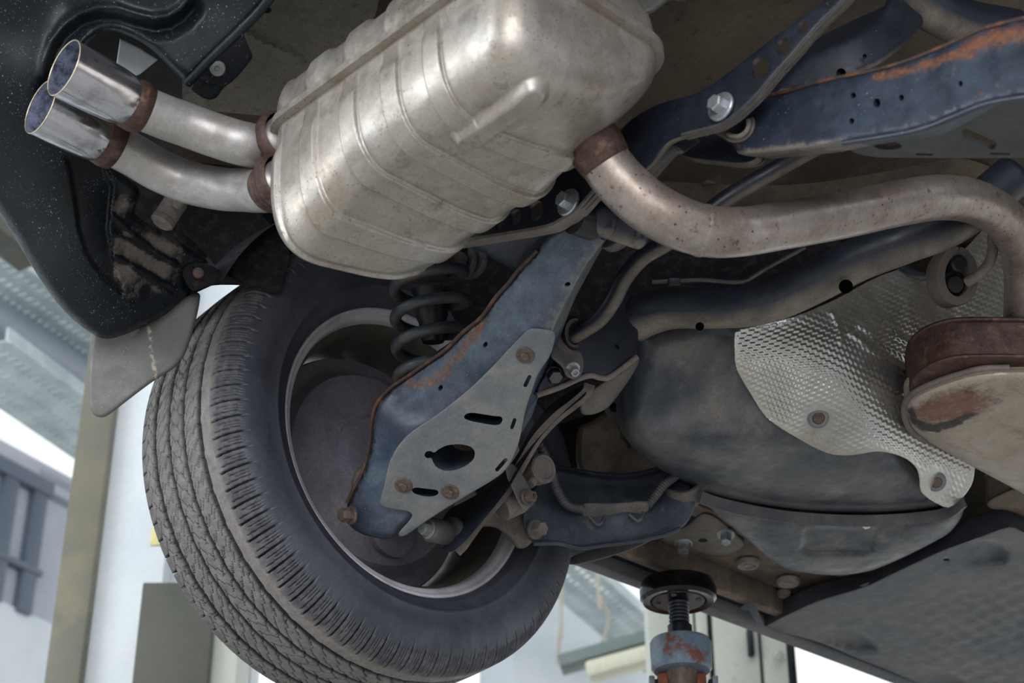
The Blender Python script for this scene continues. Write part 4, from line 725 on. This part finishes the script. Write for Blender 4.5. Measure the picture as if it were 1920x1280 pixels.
# ================================================================== bumper, flap, liner
bmp = thing('rear_bumper', 'dark speckled plastic rear bumper with a cutout around the twin tips', 'bumper', at(100, 350, 2.35))
bo2 = [(-160, -120), (300, -160), (620, -160), (505, 0), (455, 55), (400, 108), (352, 158), (332, 140), (310, 118), (290, 96), (255, 72), (215, 57), (185, 60), (160, 82), (146, 130), (138, 200), (140, 250), (170, 285), (210, 316), (236, 332), (258, 348), (262, 366), (254, 384), (250, 402), (300, 432), (350, 462), (395, 491), (372, 500), (350, 512), (352, 534), (360, 546), (345, 562), (320, 584), (290, 602), (240, 625), (205, 636), (185, 633), (160, 618), (128, 592), (100, 560), (60, 500), (28, 445), (0, 400), (-160, 180)]
bc = [(-150, -110, 2.12), (0, 0, 2.2), (120, 0, 2.24), (60, 150, 2.22), (0, 390, 2.38), (100, 300, 2.30), (60, 480, 2.42), (190, 630, 2.50), (150, 450, 2.38), (135, 250, 2.30), (250, 400, 2.44), (215, 350, 2.40), (395, 490, 2.56), (300, 520, 2.53), (280, 600, 2.54), (180, 40, 2.23), (200, 20, 2.22), (300, 60, 2.22), (345, 150, 2.22), (500, 0, 2.14), (400, 0, 2.19), (600, -150, 2.05)]
lipc = [(83, 140), (88, 110), (100, 75), (122, 45), (150, 24), (180, 14), (215, 14), (250, 26), (285, 34), (315, 30), (340, 15), (358, -6)]
rib1 = [(118, 290), (130, 330), (138, 380), (144, 430), (160, 480), (190, 520)]
arcl = [(214, 348), (208, 390), (206, 430), (210, 470), (220, 510), (232, 550), (245, 575)]
gv = [[(212, 404), (250, 440), (290, 468), (328, 492)], [(211, 438), (250, 452), (290, 478), (330, 496)], [(216, 480), (255, 500), (300, 525), (325, 540)], [(250, 500), (280, 520), (318, 552)]]
def bdisp(x, y):
    z = .010*np.exp(-(pdist(x, y, lipc)/9)**2)
    z -= .016*np.clip(1-pdist(x, y, [(p[0]+6, p[1]+24) for p in lipc])/22, 0, 1)
    inr = inside(x, y, np.array([(118, 290)]+rib1[1:]+[(240, 560), (245, 575), (232, 550), (220, 510), (210, 470), (206, 430), (208, 390), (214, 348), (200, 300)], float))
    z -= .012*inr*np.clip(edist(x, y, np.array(rib1+[(245, 575), (206, 430), (214, 348), (190, 300)], float))/6, 0, 1)
    z += .004*np.exp(-(pdist(x, y, arcl)/4)**2)
    for g in gv: z += .008*np.exp(-(pdist(x, y, g)/5)**2)
    return z
bdust = lambda x, y: np.maximum.reduce([np.clip(1.1-edist(x, y, np.array([(222, 425), (330, 500), (300, 540), (245, 500)], float))*0-np.hypot((x-268)/85, (y-485)/75)**2*.8, 0, 1.0)*(x > 212), np.clip(1.2-np.hypot(x-228, y-385)/30, 0, .9)])*np.clip(np.minimum.reduce([pdist(x, y, g) for g in gv])/8, .1, 1)
obj('bumper_skin', sheet(bo2, bc, vec=tuple(cd*.003), step=4.5, ch=1, disp=bdisp, rnd=(16, .028), attrs={'dust': bdust}), 'plastic', bmp, ang=None)
obj('bumper_lip', tube(atl([(352, 156, 2.222), (400, 106, 2.19), (455, 53, 2.16), (505, -2, 2.135), (615, -155, 2.05)]), .006, 12), 'plastic', bmp)
tabb = obj('mounting_tab', sheet([(355, 165), (400, 110), (440, 68), (455, 60), (465, 85), (473, 102), (472, 112), (440, 150), (418, 165), (408, 182), (395, 188), (380, 184), (365, 174)], [(370, 170, 2.24), (460, 80, 2.20), (410, 180, 2.25)], th=.006, step=9, ch=1, rnd=(4, .003), disp=lambda x, y: .004*np.exp(-(pdist(x, y, [(366, 148), (400, 160), (425, 160)])/4)**2)), 'plastic', bmp)
obj('screw', lathe([(0, .002), (.003, .002), (.0035, .004), (.0095, .003), (.0105, 0), (0, 0)], at(408, 128, 2.218), -cd+cu*-.2, 28), 'guard', tabb)
single('mud_flap', sheet([(176, 606), (166, 690), (166, 755), (170, 770), (178, 780), (190, 783), (203, 779), (250, 742), (289, 713), (310, 701), (328, 689), (340, 675), (348, 662), (359, 631), (371, 585), (376, 556), (374, 550), (368, 547), (352, 545), (335, 556), (305, 574), (270, 594), (240, 608), (205, 616), (188, 612)], [(180, 615, 2.56), (185, 770, 2.515), (300, 660, 2.55), (290, 590, 2.575), (370, 560, 2.59), (340, 660, 2.555)], th=.004, step=8, ch=1, rnd=(8, .008),
    attrs={'dust': lambda x, y: np.clip(1.05-pdist(x, y, [(279, 612), (283, 640), (284, 665), (290, 690), (293, 712)])/5.5, 0, 1)}), 'flap', 'grey rubber mud flap below the bumper corner with a vertical scratch', 'mud flap')
t = thing('wheel_arch_liner', 'black felt wheel arch liner flap above the tyre', 'arch liner', at(450, 480, 2.62))
obj('liner_flap', sheet([(330, 350), (420, 345), (520, 430), (546, 474), (536, 510), (524, 553), (500, 545), (468, 535), (440, 528), (425, 515), (405, 500), (380, 470), (330, 420)], [(350, 400, 2.66), (540, 480, 2.66), (470, 530, 2.61), (400, 480, 2.63), (520, 430, 2.7)], th=.006, step=10, ch=1), 'felt', t)
tb = obj('liner_tab', sheet([(341, 513), (345, 502), (356, 494), (372, 491), (395, 496), (420, 512), (444, 527), (470, 536), (440, 534), (405, 534), (380, 539), (360, 547), (350, 530)], [(345, 510, 2.55), (400, 510, 2.57), (360, 545, 2.56), (460, 532, 2.6)], th=.004, step=7, ch=1), 'felt', t)
obj('rivet', disc(at(372, 511, 2.553), -cd-cu*.3, .0085, .004, .002, 24), 'rust', tb)
obj('inner_arch', sheet([(170, 230), (560, 310), (750, 470), (760, 580), (540, 575), (524, 552), (470, 534), (420, 512), (372, 495), (330, 494), (190, 420)], [(200, 280, 2.75), (560, 330, 2.8), (720, 540, 2.95), (400, 500, 2.72)], th=.01, step=20, ch=1), 'felt', t)
obj('arch_shell', lathe([(.40, -.03), (.42, .1), (.42, .26)], W, AX, 60, 0.35, 2.6), 'felt', t)
single('parking_sensor_plug', join(lathe([(0, -.022), (.014, -.022), (.0165, -.018), (.0165, .01), (.0155, .012), (.017, .013), (.017, .02), (.012, .024), (0, .024)], at(318, 396, 2.4), unit(-cu*.8-cr*.45-cd*.4), 14), lathe([(0, 0), (.008, 0), (.008, .02), (0, .02)], at(331, 384, 2.385), unit(cu*.6+cr*.5-cd*.5), 20)), 'dust', 'small grey plug hanging under the lower tail pipe', 'plug')
single('bumper_bracket', sheet([(225, 72), (262, 90), (296, 112), (262, 140), (232, 150), (218, 120)], [(225, 80, 2.33), (296, 112, 2.36), (235, 148, 2.33)], th=.03, step=8, ch=0, rnd=(4, .004)), 'white', 'pale metal bracket seen in the bumper cutout behind the tips', 'bracket')
obj('cutout_shade_sheet', sheet([(110, 20), (330, 40), (345, 170), (330, 320), (180, 330), (110, 200)], [(120, 40, 2.37), (330, 60, 2.43), (200, 320, 2.5)], th=.02, step=20, ch=1), 'black', bmp, 'black sheet standing in for the shade behind the tips')  # black sheet put in for the shade inside the bumper cutout
t = thing('rear_bodywork', 'grey brown rear body panel above the tail pipes', 'body panel', at(480, 120, 2.6))
obj('panel', sheet([(300, 170), (360, 60), (480, -30), (720, -60), (700, 60), (560, 180), (520, 220), (420, 210), (330, 205)], [(310, 170, 2.52), (480, 0, 2.38), (700, 0, 2.33), (520, 200, 2.48)], th=.01, step=9, disp=lambda x, y: .01*np.exp(-(pdist(x, y, [(455, 60), (500, 85), (560, 110)])/9)**2), holes=[ell(501, 19, 8, 6)]), 'undergrey', t)
single('final_drive', join(sheet([(1145, -60), (1150, 5), (1172, 20), (1190, 28), (1205, 31), (1225, 24), (1240, 12), (1255, 0), (1280, 4), (1300, -6), (1310, -60)], [(1150, 0, 2.3), (1250, 0, 2.3), (1210, 30, 2.27)], vec=(0, .06, .1), step=8, rnd=(14, .03), ch=1)), 'guard', 'pale cast housing poking in at the top edge above the muffler', 'housing')
t = thing('floor_pressings', 'brown spare wheel well pressing in the floor above the subframe', 'floor pressing', at(1350, 100, 2.6))
obj('well_pressing', sheet([(1120, 60), (1300, -60), (1700, -60), (1640, 60), (1560, 140), (1500, 180), (1300, 220), (1180, 240), (1100, 240)], [(1120, 100, 2.6), (1300, 100, 2.62), (1600, -40, 2.6), (1500, 150, 2.65), (1200, 220, 2.66)], th=.02, step=16, disp=lambda x, y: .02*np.exp(-(pdist(x, y, [(1180, 200), (1280, 120), (1450, 0)])/26)**2)), 'under', t)
for x, y, r_ in ((1268, 2, 30), (1214, 25, 16), (1290, 34, 12)):
    obj('drain_plug', disc(at(x, y, 2.6), -cd-cu*.3, r_*.0006, .006, .002, 20), 'black', t)
obj('floor_pressing', sheet([(1225, 330), (1300, 300), (1400, 310), (1560, 280), (1800, 290), (1900, 330), (1700, 420), (1300, 460), (1200, 420)], [(1230, 350, 2.8), (1500, 300, 2.78), (1800, 320, 2.75), (1300, 440, 2.85)], th=.03, step=14, disp=lambda x, y: .012*np.exp(-(pdist(x, y, [(1250, 308), (1340, 305), (1362, 322), (1330, 345)])/6)**2)), 'under', t)
single('brake_line', join(tube(atl([(1222, 528, 2.6), (1260, 526, 2.6), (1320, 524, 2.6), (1390, 527, 2.6), (1440, 500, 2.58), (1510, 462, 2.56)]), .004, 10), box(at(1264, 528, 2.595), [cr, cu, cd], (.009, .006, .008), .002)), 'dark', 'thin dark brake line with a pale clip above the cross tube', 'brake line')
single('upper_link', sheet([(850, 455), (900, 470), (960, 505), (975, 500), (1010, 460), (1060, 425), (1000, 430), (930, 445)], [(860, 460, 2.44), (970, 500, 2.42), (1040, 430, 2.36)], vec=(0, .03, .03), step=12, rnd=(9, .014)), 'bluedust', 'dark upper suspension link tucked between bracket and spring', 'suspension link')
# ================================================================== car lift
def zc(x, y, d): return at(x, y, d)
t = thing('lift_pad', 'black round lift pad on a greased screw pressing under the sill', 'lift pad', onx(1272, 1110, -1.93))
pc = onx(1272, 1127, -1.92); pc[2] += .0
obj('pad_disc', lathe([(0, .004), (.048, .004), (.05, .0), (.062, -.002), (.067, .004), (.068, .02), (.064, .034), (.05, .038), (0, .038)], pc, (0, 0, 1), 60), 'gloss', t)
obj('pad_plate', lathe([(0, -.001), (.046, -.001), (.048, .004), (0, .004)], pc, (0, 0, 1), 48), 'screw', t)
for k in range(4):
    a = k*math.pi/2+.5; obj('rivet', disc(pc+np.array([.036*math.cos(a), .036*math.sin(a), 0]), (0, 0, -1), .005, .003, .001, 14), 'rust', t)
obj('screw', lathe([(0, -.10)]+[(.0185-(.0016 if k % 2 else 0), -.05+.0033*k) for k in range(16)]+[(.0185, 0), (0, 0)], pc, (0, 0, 1), 32), 'screw', t)
obj('screw_collar', lathe([(0, -.08), (.0215, -.08), (.0215, -.046), (.0195, -.044), (0, -.044)], pc, (0, 0, 1), 32), 'screw', t)
t = thing('lift_support', 'rusted blue grey lift arm head with a socket under the pad', 'lift arm', pc-np.array([0, 0, .12]))
hcn = pc+np.array([0, 0, -.098]); fw = unit(np.array([-cd[0], -cd[1], 0]))
obj('arm_head', lathe([(.02, -.03), (.048, -.03), (.0525, -.025), (.0535, .02), (.05, .026), (.02, .026), (.02, -.03)], hcn, (0, 0, 1), 48), 'liftblue', t)
obj('socket', lathe([(.019, -.062), (.0225, -.062), (.0255, -.05), (.0275, -.028), (.019, -.028), (.019, -.062)], hcn, (0, 0, 1), 36), 'rust', t)
sd = unit(np.cross(fw, [0, 0, 1]))
obj('arm_tube', join(box(hcn-fw*.03+np.array([0, 0, -.10]), [sd, fw, [0, 0, 1]], (.042, .03, .07), .006), box(hcn-fw*.36+np.array([0, 0, -.15]), [sd, fw, [0, 0, 1]], (.05, .33, .04), .006)), 'liftrust', t)
for s in (-1, 1):
    obj('cheek_plate', box(hcn-fw*.02+sd*.054*s+np.array([0, 0, -.11]), [sd, fw, [0, 0, 1]], (.005, .045, .065), .002), 'zinc', t)
    obj('dark_slot', box(hcn-fw*.01+sd*.047*s+np.array([0, 0, -.105]), [sd, fw, [0, 0, 1]], (.004, .03, .055), .001), 'black', t)
t = thing('left_lift_post', 'tall white lift post with an olive grimy side rail behind the tyre', 'lift post', np.array([*at(200, 1200, 4.4)[:2], 0]))
obj('side_rail', vbox(82, 148, 1280, 4.35, 0, 4.2, .12), 'olive', t, 'grimy olive side rail')
obj('rail_gap', vbox(148, 157, 1280, 4.42, 0, 4.2, .1), 'body', t)
obj('post_face', vbox(156, 285, 1280, 4.4, 0, 4.2, .16), 'white', t)
obj('post_return', vbox(283, 470, 1280, 4.5, 0, 4.2, .14), 'white', t)
obj('motor_cover', vbox(247, 388, 1280, 4.2, 0, float(at(300, 1048, 4.2)[2]), .2), 'motor', t, 'dark olive cover box')
obj('cover_side', vbox(388, 442, 1280, 4.24, 0, float(at(300, 1120, 4.24)[2]), .2), 'cream', t)
obj('tag', vbox(284, 306, 990, 4.3, float(at(290, 1030, 4.3)[2]), float(at(290, 985, 4.3)[2]), .01), 'yellow', t, 'small yellow tag')
t = thing('right_lift_post', 'cream lift post with black slots behind the lift pad', 'lift post', np.array([*at(1390, 1250, 4.8)[:2], 0]))
D5 = 4.8; zt = 4.0
for nm, a, b, m_, dd in (('post_face', 1217, 1262, 'cream', .02), ('post_face', 1296, 1304, 'cream', .03), ('post_gap', 1304, 1310, 'body', .06), ('post_face', 1310, 1330, 'cream', .0), ('post_gap', 1329, 1341, 'body', .05), ('post_face', 1340, 1424, 'cream', .0), ('post_gap', 1423, 1431, 'frameg', .04), ('post_face', 1430, 1476, 'cream', .01), ('post_gap', 1475, 1492, 'body', .05)):
    obj(nm, vbox(a, b, 1230, D5+dd, 0, zt, .12), m_, t)
obj('black_slot', vbox(1404, 1416, 1230, D5-.02, float(at(1410, 1232, D5)[2]), float(at(1410, 1170, D5)[2]), .03), 'black', t)
obj('bolt', bolt(at(1457, 1228, D5), -cd, .012, .012, .016, .003), 'cream', t)
obj('sticker', vbox(1352, 1408, 1262, D5-.01, float(at(1380, 1330, D5)[2]), float(at(1380, 1248, D5)[2]), .01), 'paper', t, 'pale blue sticker')
# ================================================================== hall behind
zs = lambda y, d=WD: float(at(40, y, d)[2])
struct('wall_left', wbox(-6, 2.1, zs(1190), zs(1190)+.75, -.2, .0), 'wallg')
struct('wall_left', wbox(-6, 2.1, zs(870), 5.2, -.2, 0), 'wallg')
struct('wall_left', wbox(.12, 2.1, zs(1190)+.7, zs(870)+.05, -.2, 0), 'wallg')
struct('floor_kerb', wbox(-6, 2.1, 0, zs(1190)+.02, -.2, .02), 'white')
t = thing('hall_window', 'grey framed hall window on the far left wall', 'window', wallp(-.4, zs(1000)))
obj('pane', wbox(-1.4, .15, zs(1190)+.7, zs(870)+.05, -.1, -.08), 'glass', t)
for s0, s1, a, b in ((-1.4, .2, 880, 915), (-1.4, .2, 1085, 1100)):
    obj('frame_bar', wbox(s0, s1, zs(b), zs(a), -.06, .06, .01), 'frameg', t)
for s in (-.1, .12):
    obj('frame_post', wbox(s-.05, s+.05, zs(1190), zs(880), -.06, .05, .01), 'frameg', t)
def tray(name, p, q, d0, d1, w, label, nh=26, hang=False):
    a, c = at(*p, d0), at(*q, d1); ex = unit(c-a); ey = unit(np.cross([0, 0, 1], ex)); ez = np.cross(ex, ey); L = np.linalg.norm(c-a)
    t = thing(name, label, 'cable tray', (a+c)/2, 'galvanised perforated cable trays along the hall')
    n = nh; cw = L/n; bars = []
    for k in range(n+1): bars.append(box(a+ex*cw*k, [ex, ey, ez], (cw*.28, w/2, .004)))
    for s in (-1, -.33, .33, 1): bars.append(box((a+c)/2+ey*w/2*s*.96, [ex, ey, ez], (L/2, w*.09, .0045)))
    o = obj('tray_floor', join(*bars), 'galv', t)
    for s in ((-.35, .35) if hang else ()): obj('hanger_rod', tube([(a+c)/2+ex*L*s, np.r_[((a+c)/2+ex*L*s)[:2], 6.0]], .008, 8, 0), 'galv', t)
    for s in (-1, 1): obj('tray_side', box((a+c)/2+ey*w/2*s+ez*.03, [ex, ey, ez], (L/2, .006, .035)), 'galv', t)
tray('cable_tray', (-60, 480), (260, 700), 6.8, 7.8, .26, 'upper perforated cable tray left of the mud flap')
tray('cable_tray', (-60, 655), (230, 860), 6.8, 7.8, .34, 'lower perforated cable tray left of the olive post')
tray('cable_tray', (1040, 1060), (1260, 1250), 8.5, 9.2, .28, 'perforated cable tray beyond the tyre, near the lift pad', hang=True)
single('ceiling_pipe', tube([at(-80, 395, 7), at(260, 640, 8)], .075, 24, 0), 'pipeg', 'grey round pipe running above the upper cable tray', 'pipe')
single('service_pipe', tube([at(-80, 560, 7), at(260, 790, 8)], .11, 24, 0), 'pipeg', 'thick grey pipe between the two left cable trays', 'pipe')
single('steel_beam', hbar((-80, 435), (260, 655), 7.3, 8.3, .3, .12), 'white', 'white steel beam beside the grey ceiling pipe', 'beam')
single('wall_duct', hbar((-80, 625), (240, 835), 7.7, 8.7, .3, .14), 'cream', 'cream flat duct under the thick grey pipe', 'duct')
single('dark_unit', hbar((-60, 395), (62, 488), 6, 6.2, .12, .06), 'motor', 'dark unit under the hall roof beside the bumper', 'unit')
t = thing('fluorescent_lamp', 'slanting fluorescent lamp fixture behind the lift pad', 'lamp', at(1150, 1230, 7))
obj('lamp_body', hbar((1050, 1247), (1260, 1187), 7, 7, .12, .05), 'lampg', t); obj('diffuser', hbar((1100, 1262), (1260, 1218), 6.96, 6.96, .12, .07, .02), 'tube', t)
for i, pts in enumerate(([(1120, 1068, 8), (1128, 1120, 8), (1140, 1165, 8), (1125, 1215, 8), (1118, 1235, 8)], [(1052, 1120, 8), (1050, 1180, 8), (1046, 1245, 8)])):
    pts3 = atl(pts); pts3 = [np.r_[pts3[0][:2], 6.0]]+pts3
    single('hanging_cable', tube(pts3, .008, 8), 'cablem', ('curved pale cable hanging beside the tyre near the tray', 'straight pale cable hanging closest to the tyre')[i], 'cable')
single('hall_panel', hbar((930, 1250), (1260, 1330), 9, 9.6, .3, 1.0), 'white', 'pale wall panel low behind the tyre', 'panel')

# rest of the hall, behind and beside the photographer
struct('wall_back', abox(-9, 7.2, -7.2, -7, 0, 5.5), 'wallg')
struct('wall_right', abox(7, 7.2, -7, 9, 0, 5.5), 'wallg')

q_ = at(1120, 1068, 8.6); struct('ceiling', abox(q_[0]-2.2, q_[0]+2.2, q_[1]-2.2, q_[1]+2.2, 6.0, 6.2), 'wallg')
